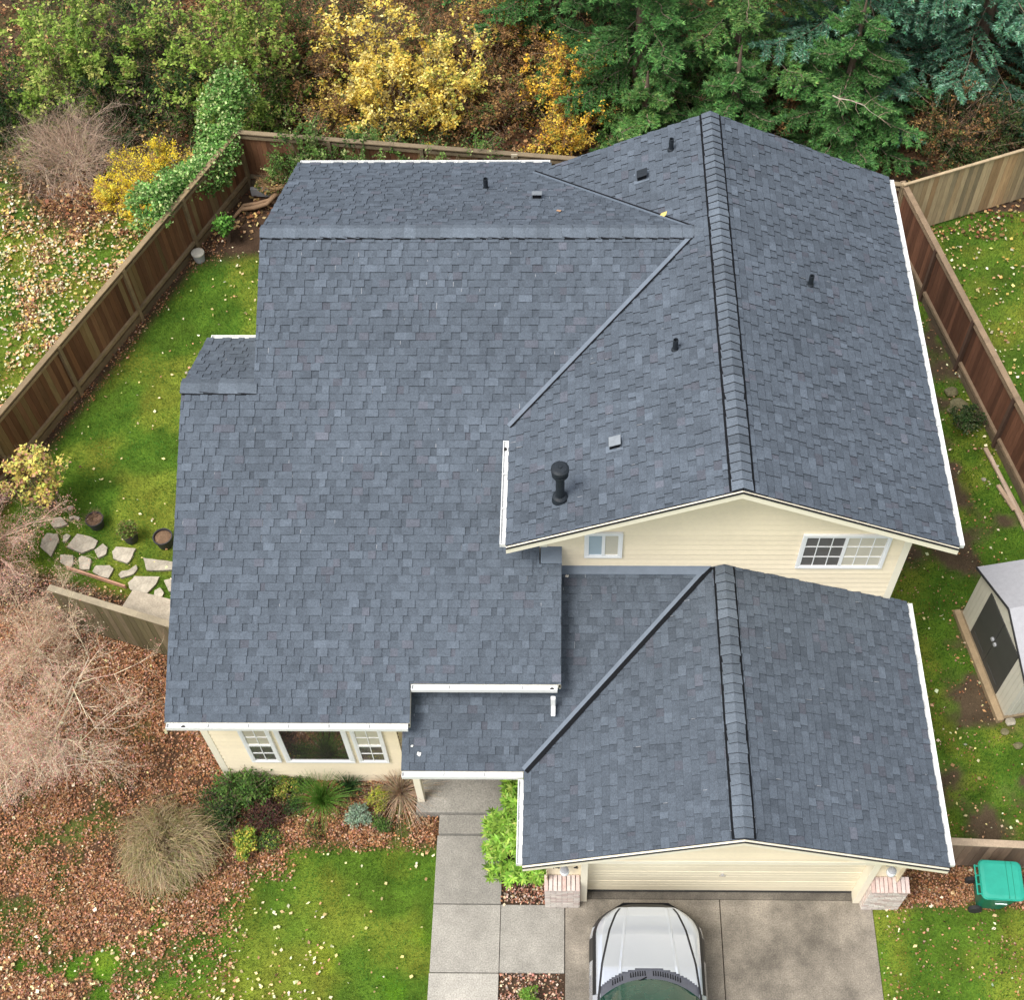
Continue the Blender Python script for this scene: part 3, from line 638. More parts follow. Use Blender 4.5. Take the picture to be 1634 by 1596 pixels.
# ------------------------------------------------------------------ fences
def fence(label,p0,p1,h,side,cols,bw=.14,posts=2.4,rails=True,capw=.09,name='wooden_fence',lean=0,railcol=(.20,.15,.09),seed=1,kick=True,postcol=None):
    """side=+1: rails and posts stand on the left of p0->p1"""
    p0=np.array(p0,float);p1=np.array(p1,float);L=np.linalg.norm(p1-p0);d=(p1-p0)/L;n=np.array([-d[1],d[0]])*side;rg=random.Random(seed)
    root=empty(name,(p0[0],p0[1],0),label,'fence')
    R=lambda t,o,z:(d[0]*t+n[0]*o,d[1]*t+n[1]*o,z)
    def bx(mb,t0,t1,o0,o1,z0,z1,c): mb.hexa([R(t0,o0,z0),R(t1,o0,z0),R(t1,o1,z0),R(t0,o1,z0),R(t0,o0,z1),R(t1,o0,z1),R(t1,o1,z1),R(t0,o1,z1)],c)
    def jit(a_,b_):
        k_=rg.uniform(a_,b_);return tuple(q*k_ for q in railcol)
    mb=MB();t=0
    while t<L:
        e=min(t+bw-.006,L);c=rg.choice(cols);k=rg.uniform(.75,1.25);bx(mb,t,e,-.012+rg.uniform(-.003,.003),.010,.05,h-.03+rg.uniform(-.006,.006),tuple(q*k for q in c));t+=bw
    mb.build('board_panel',MAT['wood'],root)
    np_=max(1,round(L/posts))
    for i in range(np_+1):
        t=L*i/np_;mb=MB();kk=rg.uniform(.8,1.1);c=postcol or tuple(q*kk for q in railcol);bx(mb,t-.045,t+.045,.012,.10,-.1,h,c);mb.build('post',MAT['wood2'],root,bevel=.006)
    if rails:
        for z0,z1,o in ((.26,.35,.07),(h-.16,h-.08,.05)):
            mb=MB()
            for i in range(np_): bx(mb,L*i/np_+.05,L*(i+1)/np_-.05,.012,.012+o,z0,z1,jit(.8,1.25))
            mb.build('rail',MAT['wood2'],root)
    mb=MB()
    for i in range(np_): bx(mb,L*i/np_-(.0 if i else .05),L*(i+1)/np_,-.045,capw,h,h+.035,jit(.9,1.5))
    mb.build('top_rail',MAT['wood2'],root,bevel=.004)
    if kick:
        mb=MB()
        for i in range(np_): bx(mb,L*i/np_+.05,L*(i+1)/np_-.05,.012,.045,-.03,.15,jit(.5,.9))
        mb.build('kick_board',MAT['wood2'],root)
    return root
BR=[(.145,.07,.036),(.115,.055,.030),(.17,.09,.048),(.16,.105,.05),(.13,.062,.034),(.20,.14,.07)]
BR2=[(.11,.05,.03),(.09,.042,.026),(.13,.06,.036)]
OL=[(.13,.11,.06),(.11,.095,.05),(.16,.13,.08)]
TAN=[(.42,.30,.17),(.36,.27,.16),(.46,.35,.21),(.40,.26,.14),(.30,.24,.15)]
fence('stained brown board fence running along the left side of the back yard',(fence_x(3.2),3.2),(-7.72,14.95),1.72,-1,BR,railcol=(.20,.145,.08),seed=3)
fence('dark brown back fence with brambles hanging over it behind the house',(-7.68,15.0),(8.82,13.05),1.72,-1,BR,railcol=(.17,.13,.08),seed=4)
fence('dark brown fence along the narrow right side yard',(8.87,13.1),(11.38,2.0),1.72,-1,BR2,railcol=(.17,.12,.075),seed=5,postcol=(.075,.04,.026))
fence('pale tan board fence beyond the right back corner',(8.85,12.95),(15.5,15.6),1.8,1,TAN,railcol=(.34,.26,.16),seed=6,rails=False,posts=3,kick=False,capw=.03)
fence('short mossy side fence between the pink twiggy tree and the front room wall',SF0,SF1,1.55,1,OL,railcol=(.26,.22,.15),seed=7,rails=False,kick=False,posts=2.3)
fence('weathered brown fence closing the right side yard behind the green bin',(7.0,-3.22),(12.5,-3.45),1.15,1,[(.20,.14,.10),(.16,.115,.085),(.24,.175,.125)],railcol=(.26,.20,.14),seed=8,rails=False,kick=False,posts=1.6)
# wooden sign block on back fence top
m=MB();m.box(-.08,.08,-.03,.0,-.10,.02,(.45,.40,.30));o=m.build('wooden_block',MAT['wood2'],bevel=.004);o.location=(-.64,14.10,1.76);meta(o,'small pale wooden block fixed on top of the back fence','block')
# ------------------------------------------------------------------ side yard path
stones=[([(325,712),(338,700+0),(372,0)],0)]
def zp(pts): return [(p[0]/3.99,700+p[1]/3.99) for p in pts]
ST=[("flagstone nearest the pink tree at the upper end of the path",[(325,540),(345,508),(385,500),(430,545),(390,562),(340,566)]),
 ("large tan flagstone under the edge of the pink twigs",[(270,640),(300,605),(365,612),(375,650),(325,752),(255,690)]),
 ("small rough flagstone beside the long pale slab",[(405,620),(425,606),(450,620),(430,648),(402,660)]),
 ("widest pale flagstone in the middle of the path",[(425,692),(492,608),(575,625),(626,652),(598,700),(520,728)]),
 ("narrow oval flagstone ringed by grass",[(602,712),(655,672),(684,695),(676,738),(625,762)]),
 ("square pale flagstone below the middle pot",[(716,720),(740,690),(862,703),(835,770),(812,797),(722,765)]),
 ("worn flagstone at the lower edge behind the reddish board",[(385,740),(465,745),(468,790),(450,822),(385,790)]),
 ("upright pale flagstone beside the reddish board",[(502,762),(520,748),(582,768),(570,835),(508,832)]),
 ("rounded flagstone touching the reddish board",[(590,848),(612,810),(700,808),(722,830),(690,890),(635,878)]),
 ("thin ragged flagstone lying diagonally",[(755,868),(775,845),(820,840),(868,805),(875,830),(850,865),(770,890)]),
 ("long white flagstone running under the roof edge",[(914,762),(1010,775),(1140,790),(1140,835),(1000,842),(930,838)]),
 ("big grey flagstone above the concrete pad",[(815,920),(860,880),(1015,882),(990,930),(935,985),(830,965)]),
 ("small stone between the grey flagstone and the pad",[(985,970),(1020,950),(1045,985),(1030,1010),(980,1002)]),
 ("flagstone half hidden by the roof edge",[(1045,905),(1140,880),(1140,975),(1075,975)]),
 ("tiny white stone at the top of the path",[(440,500),(475,492),(510,505),(500,522),(470,508),(445,516)]),
 ("tiny pale stone near the left pot",[(432,445),(450,430),(468,432),(455,452),(438,458)])]
for lab,pts in ST:
    P=[at(u,v,.02) for u,v in zp(pts)];c=np.mean(P,0);m=MB();rg=random.Random(len(lab));
    Q=[]
    for i in range(len(P)):
        a,b_=P[i],P[(i+1)%len(P)]
        for t in (0,.33,.66):
            q=a+(b_-a)*t;q=q+(q-c)*rg.uniform(-.03,.05);Q.append(q-c)
    k=rg.uniform(.9,1.2)
    m.face([(q[0],q[1],.015) for q in Q],(k,k,k*.97));n_=len(Q)
    for i in range(n_):
        a,b_=Q[i],Q[(i+1)%n_];m.face([(a[0],a[1],-.05),(b_[0],b_[1],-.05),(b_[0],b_[1],.015),(a[0],a[1],.015)],(k*.7,k*.7,k*.7))
    o=m.build('flagstone',MAT['stone']);o.location=(c[0],c[1],.02);meta(o,lab,'flagstone','flagstones of the side yard path')
P=[at(u,v,.08) for u,v in zp([(845,962),(1140,1035),(1140,1240),(772,1075)])];c=np.mean(P,0);m=MB()
m.hexa([(*(p-c)[:2],-.12) for p in (P[3],P[2],P[1],P[0])]+[(*(p-c)[:2],0) for p in (P[3],P[2],P[1],P[0])],(1.12,1.08,1.02))
o=m.build('concrete_pad',MAT['stone'],bevel=.01);o.location=(c[0],c[1],.08);meta(o,'bright concrete pad beside the mossy side fence','slab')
a=at(*zp([(425,822)])[0],.06);b_=at(*zp([(800,945)])[0],.06);m=MB();m.bar((0,0,0),tuple(b_-a),.035,.12,(.45,.25,.17));o=m.build('edging_board',MAT['wood2'],bevel=.004);o.location=tuple(a);meta(o,'thin reddish board edging the flagstone path','board')
def pot(px,py,r,h,label):
    c=at(px,py,h);root=empty('plant_pot',(c[0],c[1],0),label,'plant pot','plant pots beside the flagstone path')
    m=MB();m.lathe([(r*.8,0),(r*.97,h*.88),(r*1.06,h*.89),(r*1.06,h),(r*.96,h),(r*.92,h-.07)],26);m.build('pot',MAT['pot'],root)
    m=MB();rg=random.Random(3);K=24
    m.lathe([(r*.925,h-.06),(r*.7,h-.045),(r*.4,h-.03),(0,h-.035)],20,col=(.17,.11,.07));m.build('potting_soil',MAT['soil'],root)
    return root
p1=pot(259,856,.20,.30,'wide black pot full of brown soil nearest the roof edge')
p2=pot(205,850,.17,.28,'middle black pot holding a straggly green plant')
p3=pot(150,828,.185,.26,'left black pot with a dead twiggy plant')
def blob_leaves(n,r,h,z0,pal,L=(.03,.06)):
    d=rdir(n);rad=RNG.random(n)**.4;P=d*np.array([r,r,h])*rad[:,None];P[:,2]=z0+h+P[:,2]
    l=RNG.uniform(*L,n);return leaves_V(P,l,l*.6),pick(pal,n)
V,c=blob_leaves(700,.24,.16,.26,[(3,(.10,.16,.03)),(1,(.20,.24,.06)),(1,(.16,.10,.05))]);npmesh('foliage',V,4,MAT['leaf'],c,p2)
def twigs(n,r,h,z0,col,rad=.004,drop=0,seg=3,r0=.05):
    P0=[];P1=[];R0=[];R1=[]
    for _ in range(n):
        a=RNG.uniform(0,6.283);s=RNG.uniform(.5,1);q=np.array([r0*math.cos(a),r0*math.sin(a),z0])
        for k in range(seg):
            t=(k+1)/seg;a2=a+RNG.normal()*.35
            nq=np.array([r*s*t*math.cos(a2),r*s*t*math.sin(a2),z0+h*s*(t*(1.5-.5*t))-drop*t**3*s])+RNG.normal(size=3)*.03*r
            P0.append(q);P1.append(nq);R0.append(rad*(1-.6*k/seg));R1.append(rad*(1-.6*(k+1)/seg));q=nq
    V=tubes_V(np.array(P0),np.array(P1),np.array(R0),np.array(R1));return V,np.repeat(vary(col,len(P0),.2,.05),3,axis=0)
V,c=twigs(70,.26,.2,.2,(.20,.12,.08));npmesh('foliage',V,4,MAT['twig'],c,p3)
# ------------------------------------------------------------------ grass, leaves (stuff)
def scatter(n,x0,x1,y0,y1,dens):
    P=[];tot=0
    while tot<n:
        k=n*3;x=RNG.uniform(x0,x1,k);y=RNG.uniform(y0,y1,k);m_=RNG.random(k)<dens(x,y);m_&=~(((x>-2.2)&(x<.42)&(y>-2.38)&(y<5))|((x>-1.77)&(x<-.5)&(y>-2.8)&(y<0))|((x>.3)&(x<6.45)&(y>-4.15)&(y<8.2))|((x>-5.9)&(x<1)&(y>-1.6)&(y<4.3))|((x>-4.6)&(x<1)&(y>4)&(y<8.8)))
        x=x[m_];y=y[m_];P.append(np.stack([x,y],1));tot+=len(x)
        if len(P)>30:break
    return np.concatenate(P)[:n]
paved=lambda x,y:((x>-1.78)&(x<6.3)&(y<-2.7)&~((x>-.5)&(x<.66)&((y>-4.03)|(y<-5.27)))&(y<-2.7))&~((x>-.5)&(x<.3)&(y>-4.03))
def gdens(x,y):
    g,l,p=zones(x,y);return np.where(paved(x,y),0,g)
P=scatter(520000,-15,14,-7,17,lambda x,y:gdens(x,y))
n=len(P);h=RNG.uniform(.018,.045,n);wd=RNG.uniform(.003,.007,n);a=RNG.uniform(0,6.283,n);d=np.stack([np.cos(a),np.sin(a)],1);ln=RNG.normal(size=(n,2))*.018
B=np.zeros((n,3,3));B[:,0,:2]=P-d*wd[:,None];B[:,1,:2]=P+d*wd[:,None];B[:,2,:2]=P+ln;B[:,:2,2]=-.012;B[:,2,2]=h
nn=N3(P[:,0],P[:,1],1.3)[:,None];na=N1(P[:,0],P[:,1],.9,5)[:,None]
gc=np.array([.060,.170,.026])*(.40+1.15*nn)+np.array([.075,.03,.012])*sm(.50,.68,na);gc=gc*(1+RNG.normal(size=(n,1))*.28)*(.45+1.1*N2(P[:,0],P[:,1],6,4))[:,None]
neigh=((P[:,0]<fence_x(P[:,1])-.1)&(P[:,1]>3))[:,None];gc=np.where(neigh,gc*np.array([1.45,1.25,1.2]),gc)
o=npmesh('lawn_grass',B.reshape(-1,3),3,MAT['leaf'],gc);meta(o,'short green grass growing over the lawns around the house','grass',kind='stuff')
def leaves(name,n,dens,pal,L,label,z=(.0,.03),box=(-16,15,-7,24),zoff=0):
    P=scatter(n,*box,lambda x,y:dens(x,y)*(.45+1.1*(N3(x,y,3.1,2)>.47)));n=len(P);l=L[0]+(L[1]*1.25-L[0])*RNG.random(n)**1.7;Q=np.zeros((n,3));Q[:,:2]=P;Q[:,2]=RNG.uniform(*z,n)+zoff
    V=leaves_V(Q,l,l*RNG.uniform(.6,1,n),flat=.75);o=npmesh(name,V,4,MAT['litter'],pick(pal,n,.28,.08));meta(o,label,'leaves',kind='stuff');return o
np_=lambda x,y:~paved(x,y)
leaves('leaf_litter',210000,lambda x,y:zones(x,y)[1]*np_(x,y)*((y<sfy(x)+.6)|(x<-8)|(x>6))*((y<14.9)),[(5,(.34,.165,.075)),(4,(.24,.105,.045)),(4,(.42,.235,.13)),(1.6,(.50,.34,.24)),(3,(.11,.055,.032)),(2,(.42,.22,.14))],(.02,.048),'brown and pinkish fallen leaves covering the front left corner',box=(-13,10,-7,15),z=(0,.05))
leaves('woodland_litter',60000,lambda x,y:np.clip(zones(x,y)[1]+.1,0,1)*(y>12.9),[(4,(.20,.09,.04)),(3,(.12,.06,.03)),(2,(.42,.26,.12)),(1,(.6,.42,.18)),(2,(.07,.045,.025))],(.05,.12),'brown fallen leaves on the woodland floor behind the fences',box=(-17,16,12.9,25),z=(0,.08))
leaves('yellow_leaves',19000,lambda x,y:zones(x,y)[2]*np.where(x>10,.45,1)*((x<fence_x(y))&(y>3)|(x>10.4)),[(4,(.55,.46,.20)),(3,(.60,.53,.33)),(3,(.52,.36,.10)),(3,(.38,.20,.10)),(2,(.66,.61,.45))],(.04,.095),'pale yellow fallen leaves scattered on the neighbouring lawns',box=(-17,16,3,17),z=(.03,.06))
leaves('scattered_leaves',2600,lambda x,y:np.clip(zones(x,y)[2]*2,0,1)*np_(x,y)*(((x>fence_x(y))&(x<10.4)&(y<13))),[(4,(.66,.55,.26)),(4,(.72,.66,.44)),(2,(.55,.32,.18))],(.04,.08),'few pale leaves dropped on the lawns beside the house',box=(-12,11,-7,14),z=(.03,.05))
leaves('planter_leaves',2600,lambda x,y:((x>-.49)&(x<.64)&((y<-5.28)|((y>-4.02)&(y<-2.8))))*1.,[(3,(.40,.20,.13)),(2,(.52,.36,.27)),(2,(.22,.11,.07)),(2,(.60,.48,.38))],(.025,.055),'red brown leaves filling the planting gaps beside the walkway',box=(-.5,.66,-7,-2.8),z=(-.03,.02))
# ------------------------------------------------------------------ vegetation
def rooted(name,x,y,label,cat,group=None): return empty(name,(x,y,0),label,cat,group)
def shrub(name,x,y,r,h,pal,label,cat='shrub',n=9000,L=(.05,.09),clumps=60,z0=.1,stem=(.14,.10,.07),group=None,cr=.28,flat=.5,nst=None,rx=None,topbias=.35):
    root=rooted(name,x,y,label,cat,group);rx=rx or r
    d=rdir(clumps);d[:,2]=np.abs(d[:,2])*1-topbias*.5;rad=RNG.uniform(.35,1,clumps)[:,None]
    K=d*rad*np.array([rx,r,h*.5]);K[:,2]+=z0+h*.5;K[:,2]=np.clip(K[:,2],z0,None)
    i=RNG.integers(0,clumps,n);cs=RNG.uniform(.6,1.3,clumps)*cr
    P=K[i]+rdir(n)*(RNG.random(n)**.5*cs[i])[:,None];P[:,2]=np.maximum(P[:,2],.03)
    l=RNG.uniform(*L,n);tone=RNG.uniform(.75,1.25,clumps)[i][:,None]
    npmesh('foliage',leaves_V(P,l,l*RNG.uniform(.45,.75,n),flat),4,MAT['leaf'],pick(pal,n)*tone,root)
    P0=[];P1=[];R0=[];R1=[]
    for k in K:
        b0=np.array([k[0]*.12,k[1]*.12,0]);mid=b0+(k-b0)*.5+RNG.normal(size=3)*.08*r
        P0+=[b0,mid];P1+=[mid,k+RNG.normal(size=3)*.05];R0+=[.018,.01];R1+=[.01,.004]
        for _ in range(6 if nst is None else nst):
            e=k+rdir(1)[0]*cr*1.3;P0.append(mid+(k-mid)*RNG.random());P1.append(e);R0.append(.006);R1.append(.002)
    V=tubes_V(*map(np.array,(P0,P1,R0,R1)));npmesh('stem',V,4,MAT['twig'],np.repeat(vary(stem,len(P0),.2,.05),3,axis=0),root)
    return root
def wood_shrub(name,x,y,r,h,pal,label,cat='shrub',n=9000,L=(.05,.09),clumps=60,z0=.1,stem=(.20,.145,.10),group=None,cr=.28,flat=.45,nst=None,rx=None,topbias=.35,mono=.75,up=.25):
    root=rooted(name,x,y,label,cat,group);rx=rx or r;clumps=int(clumps*1.5)
    d=rdir(clumps);d[:,2]=np.abs(d[:,2]);rad=(RNG.random(clumps)**.6*1.12)[:,None]
    K=d*rad*np.array([rx,r,h*.85]);K[:,2]=np.maximum(K[:,2]+z0,.1)
    nt=int(clumps*7);i=RNG.integers(0,clumps,nt);base=K[i]+RNG.normal(size=(nt,3))*cr*.35
    out=K[i]/np.array([rx,r,h]);D=out*.8+rdir(nt)*.75;D[:,2]+=up;D/=np.linalg.norm(D,axis=1)[:,None]
    Lt=RNG.uniform(.6,1.9,nt)*cr;tip=base+D*Lt[:,None];tip[:,2]=np.maximum(tip[:,2],.05)
    keep=N2(tip[:,0]+x,tip[:,1]+y+tip[:,2]*.7,1.1,3)>.40;dens_=np.where(keep,1.0,.22)
    j=RNG.choice(nt,n,p=dens_/dens_.sum());t=RNG.random(n)**.7;P=base[j]+(tip-base)[j]*t[:,None]+RNG.normal(size=(n,3))*.035;P[:,2]=np.maximum(P[:,2],.03)
    l=RNG.uniform(*L,n);w_=np.array([p[0] for p in pal],float);pc=np.array([p[1] for p in pal]);ti=RNG.choice(len(pal),nt,p=w_/w_.sum());own=RNG.choice(len(pal),n,p=w_/w_.sum())
    ci=np.where(RNG.random(n)<mono,ti[j],own);col=pc[ci]*(1+RNG.normal(size=(n,1))*.2)*RNG.uniform(.75,1.25,nt)[j][:,None]
    npmesh('foliage',leaves_V(P,l,l*RNG.uniform(.45,.75,n),flat),4,MAT['leaf'],col,root)
    P0=[];P1=[];R0=[];R1=[]
    for k in K:
        b0=np.array([k[0]*.15,k[1]*.15,0])+RNG.normal(size=3)*np.array([.08,.08,0]);mid=b0+(k-b0)*.5+RNG.normal(size=3)*.10*r
        P0+=[b0,mid];P1+=[mid,k];R0+=[.018,.010];R1+=[.010,.005]
    m_=RNG.random(nt)<.8
    P0=np.concatenate([np.array(P0),base[m_]]);P1=np.concatenate([np.array(P1),tip[m_]+(tip-base)[m_]*.15]);R0=np.concatenate([np.array(R0),np.full(m_.sum(),.0065)]);R1=np.concatenate([np.array(R1),np.full(m_.sum(),.0025)])
    npmesh('stem',tubes_V(P0,P1,R0,R1),4,MAT['twig'],np.repeat(vary(stem,len(P0),.25,.06),3,axis=0),root)
    return root
GRN=[(4,(.055,.12,.025)),(3,(.08,.16,.03)),(2,(.13,.22,.05)),(1,(.03,.07,.02))]
LGT=[(4,(.22,.34,.055)),(3,(.33,.43,.09)),(2,(.12,.21,.035)),(1.5,(.50,.50,.15))]
DRK=[(4,(.025,.055,.018)),(3,(.04,.08,.022)),(1,(.07,.11,.03))]
YEL=[(5,(.78,.60,.12)),(3,(.86,.72,.26)),(2,(.50,.33,.05)),(1,(.30,.32,.06))]
ORG=[(5,(.74,.45,.05)),(3,(.78,.56,.10)),(2,(.42,.20,.05)),(2,(.22,.24,.05))]
BRN=[(4,(.20,.11,.05)),(3,(.36,.20,.08)),(2,(.11,.07,.04)),(1,(.10,.14,.035)),(1,(.52,.32,.12))]
IVY=[(4,(.11,.24,.05)),(3,(.20,.36,.10)),(2,(.05,.11,.025)),(2,(.42,.52,.22))]
def px(u,v,z): q=at(u,v,z);return q[0],q[1]
x,y=px(80,70,2.2);wood_shrub('broadleaf_tree',x,y+.6,2.0,3.8,LGT,'light green leafy tree in the top left corner','tree',n=15000,L=(.07,.13),clumps=70,cr=.38)
x,y=px(0,160,1);wood_shrub('evergreen_bush',x,y,1.3,2.0,DRK,'dark evergreen bush at the left edge behind the bare twig bush','bush',n=9000,clumps=40,cr=.35)
x,y=px(330,60,2.4);wood_shrub('broadleaf_tree',x,y+.5,2.2,4.2,LGT[:3]+[(2,(.34,.30,.10))],'yellow green drooping tree above the ivy covered fence corner','tree',n=17000,L=(.07,.13),clumps=80,cr=.36)
x,y=px(210,100,1);wood_shrub('understory_bush',x,y+.8,1.7,2.4,DRK+[(3,(.09,.11,.04)),(2,(.15,.10,.06))],'dull olive tangle of brush between the two pale green trees','bush',n=12000,clumps=60,cr=.4,nst=14)
x,y=px(190,175,.5);wood_shrub('understory_bush',x,y,1.2,1.4,DRK+[(2,(.14,.09,.05))],'dark low brush behind the round yellow shrub','bush',n=8000,clumps=40,cr=.35,nst=12)
x,y=px(300,160,.6);wood_shrub('understory_bush',x,y,1.3,1.5,DRK+[(1,(.5,.36,.10)),(2,(.17,.11,.07))],'dark brambly brush with a few yellow leaves behind the ivy','bush',n=8000,clumps=40,cr=.35,nst=16,L=(.06,.10))
x,y=px(480,90,1);wood_shrub('brown_thicket',x,y,1.5,2.0,BRN,'brown leafed thicket left of the bright yellow trees','thicket',n=13000,clumps=60,cr=.38,nst=14)
x,y=px(440,30,1.5);wood_shrub('understory_bush',x,y+.4,1.4,2.2,GRN+[(3,(.2,.13,.07))],'green and brown bush at the top edge left of the yellow trees','bush',n=9000,clumps=50,cr=.35,nst=12)
x,y=px(580,55,1.8);wood_shrub('yellow_tree',x,y,1.3,3.6,YEL,'pale yellow autumn tree, left one behind the back fence','tree',n=5800,L=(.06,.12),clumps=40,cr=.30,nst=8)
x,y=px(620,150,1.2);wood_shrub('yellow_sapling',x,y,1.2,2.2,YEL,'yellow sapling low behind the middle of the back fence','sapling',n=7500,L=(.06,.11),clumps=34,cr=.28,nst=8)
x,y=px(715,95,1.8);wood_shrub('yellow_tree',x,y,1.15,3.8,YEL+[(2,(.42,.44,.10))],'tall golden tree right of the palest yellow tree','tree',n=5800,L=(.06,.12),clumps=40,cr=.30,nst=8)
x,y=px(800,70,.6);wood_shrub('brown_thicket',x,y+.3,1.5,1.6,BRN+[(1,(.5,.36,.08))],'brown thicket between the golden tree and the firs','thicket',n=13000,clumps=60,cr=.38,nst=16)
x,y=px(790,170,.4);wood_shrub('brown_thicket',x,y,1.3,1.1,BRN+[(1.5,(.10,.16,.04))],'low brown scrub just above the back fence','thicket',n=11000,clumps=60,cr=.32,nst=16)
x,y=px(905,120,1.0);wood_shrub('orange_shrub',x,y,1.25,2.0,ORG+[(4,(.30,.17,.06)),(2,(.14,.2,.04))],'orange yellow shrub close to the left side of the firs','shrub',n=8500,L=(.05,.10),clumps=44,cr=.30,nst=8)
x,y=px(900,200,.8);wood_shrub('orange_shrub',x,y,1.05,1.4,ORG+[(2,(.55,.48,.08)),(3,(.28,.16,.06))],'golden shrub just behind the roof corner','shrub',n=6500,L=(.05,.09),clumps=36,cr=.26,nst=8)
x,y=px(860,20,1.2);wood_shrub('orange_shrub',x-.6,y,.8,1.8,ORG+[(2,(.10,.16,.04))],'orange tinted shrub at the top edge beside the fir tips','shrub',n=5000,L=(.05,.10),clumps=30,cr=.28,nst=8)
for u,v,r,l in ((480,215,.75,'bramble bush spilling over the left part of the back fence'),(585,222,.85,'bramble bush over the back fence below the pale yellow tree'),(680,215,.8,'bramble bush over the back fence below the golden tree'),(765,222,.65,'bramble bush at the bare end of the back fence')):
    x,y=px(u,240,1.7);y=15.0-.118*(x+7.68)-.12;wood_shrub('bramble_bush',x,y,r,2.15,GRN+[(3,(.17,.25,.07)),(1,(.34,.38,.16))],l,'bramble',n=7000,L=(.05,.095),clumps=40,cr=.28,group='brambles along the back fence')
x,y=px(985,150,.8);wood_shrub('understory_bush',x,y,1.2,1.6,GRN+[(1,(.3,.22,.06))],'green scrub between the golden shrub and the firs','bush',n=9000,clumps=50,cr=.34,nst=12)
for u,v,r,l in ((1080,140,1.5,'dark green scrub under the firs left of the roof peak'),(1270,130,1.5,'dark green scrub under the firs right of the roof peak'),(1560,200,1.4,'dark scrub under the last fir at the right edge'),(1400,60,1.6,'dark scrub in the shade behind the blue spruces')):
    x,y=px(u,v,.5);wood_shrub('understory_bush',x,y,r,1.3,DRK+[(2,(.08,.10,.03)),(2,(.14,.09,.05))],l,'bush',n=10000,clumps=60,cr=.40,nst=14)
rgf=random.Random(21)
for i in range(26):
    u=rgf.uniform(20,1600);v=rgf.uniform(10,190 if u<1350 else 230);x,y=px(u,v,.4)
    if y<15.2 or (u>1400 and y<16.2): y+=1.2
    pal=rgf.choice([BRN,GRN+[(2,(.18,.12,.06))],DRK+[(2,(.16,.10,.05))],BRN+[(3,(.10,.15,.04))],LGT if u<500 else BRN])
    if 500<u<950 and rgf.random()<.5: pal=BRN+[(4,(.52,.38,.08))]
    if u>1350: pal=BRN+[(3,(.06,.10,.03))]
    wood_shrub('woodland_bush',x,y,rgf.uniform(.6,1.1),rgf.uniform(.7,1.5),pal,'small loose woodland bush filling a gap between the larger trees behind the fences','bush',n=4200,clumps=24,cr=.34,group='small bushes filling the woodland',stem=(.30,.21,.14))
# ivy over the left fence corner
root=rooted('ivy',-8.6,13.6,'variegated green ivy heaped over the left fence near its corner','ivy')
n=17000;t=RNG.random(n);yy=11.9+t*4.3;cx=fence_x(yy)-.35-.2*np.sin(t*9);hh=1.05+.35*np.sin(t*7+1)+.5*t
d=rdir(n);r_=RNG.random(n)**.35;Pp=np.stack([cx+d[:,0]*r_*.62,yy+d[:,1]*r_*.3,hh+.35+d[:,2]*r_*.55*(1+.3*t)],1);Pp[:,2]=np.maximum(Pp[:,2],.1);Pp-=np.array([-8.6,13.6,0])
kk=N2(Pp[:,0],Pp[:,1]+Pp[:,2],2.2);keep=kk>.36;Pp=Pp[keep];n=len(Pp);l=RNG.uniform(.05,.095,n)
npmesh('foliage',leaves_V(Pp,l,l*.8,.3),4,MAT['leaf'],pick(IVY,n)*(.7+.9*N3(Pp[:,0],Pp[:,1],2.5))[:,None],root)
# yellow round shrub
x,y=px(240,285,.8);wood_shrub('yellow_shrub',x,y,1.15,1.6,[(5,(.80,.60,.04)),(3,(.84,.68,.10)),(2,(.40,.24,.08)),(1,(.30,.34,.06))],'round golden shrub against the outside of the left fence','shrub',n=26000,L=(.03,.06),clumps=110,cr=.20,nst=8)
# small plants
x,y=px(362,372,.3);shrub('young_laurel',x,y,.26,.85,[(3,(.09,.24,.035)),(2,(.16,.36,.07)),(1,(.05,.13,.025))],'small bright green bush growing in the bare soil by the left fence','bush',n=900,L=(.06,.11),clumps=16,cr=.14)
x,y=px(1540,668,.3);shrub('small_bush',x,y,.36,.5,DRK+[(2,(.10,.13,.06))],'small dark leafed bush in the right side yard','bush',n=1500,L=(.04,.07),clumps=20,cr=.16)
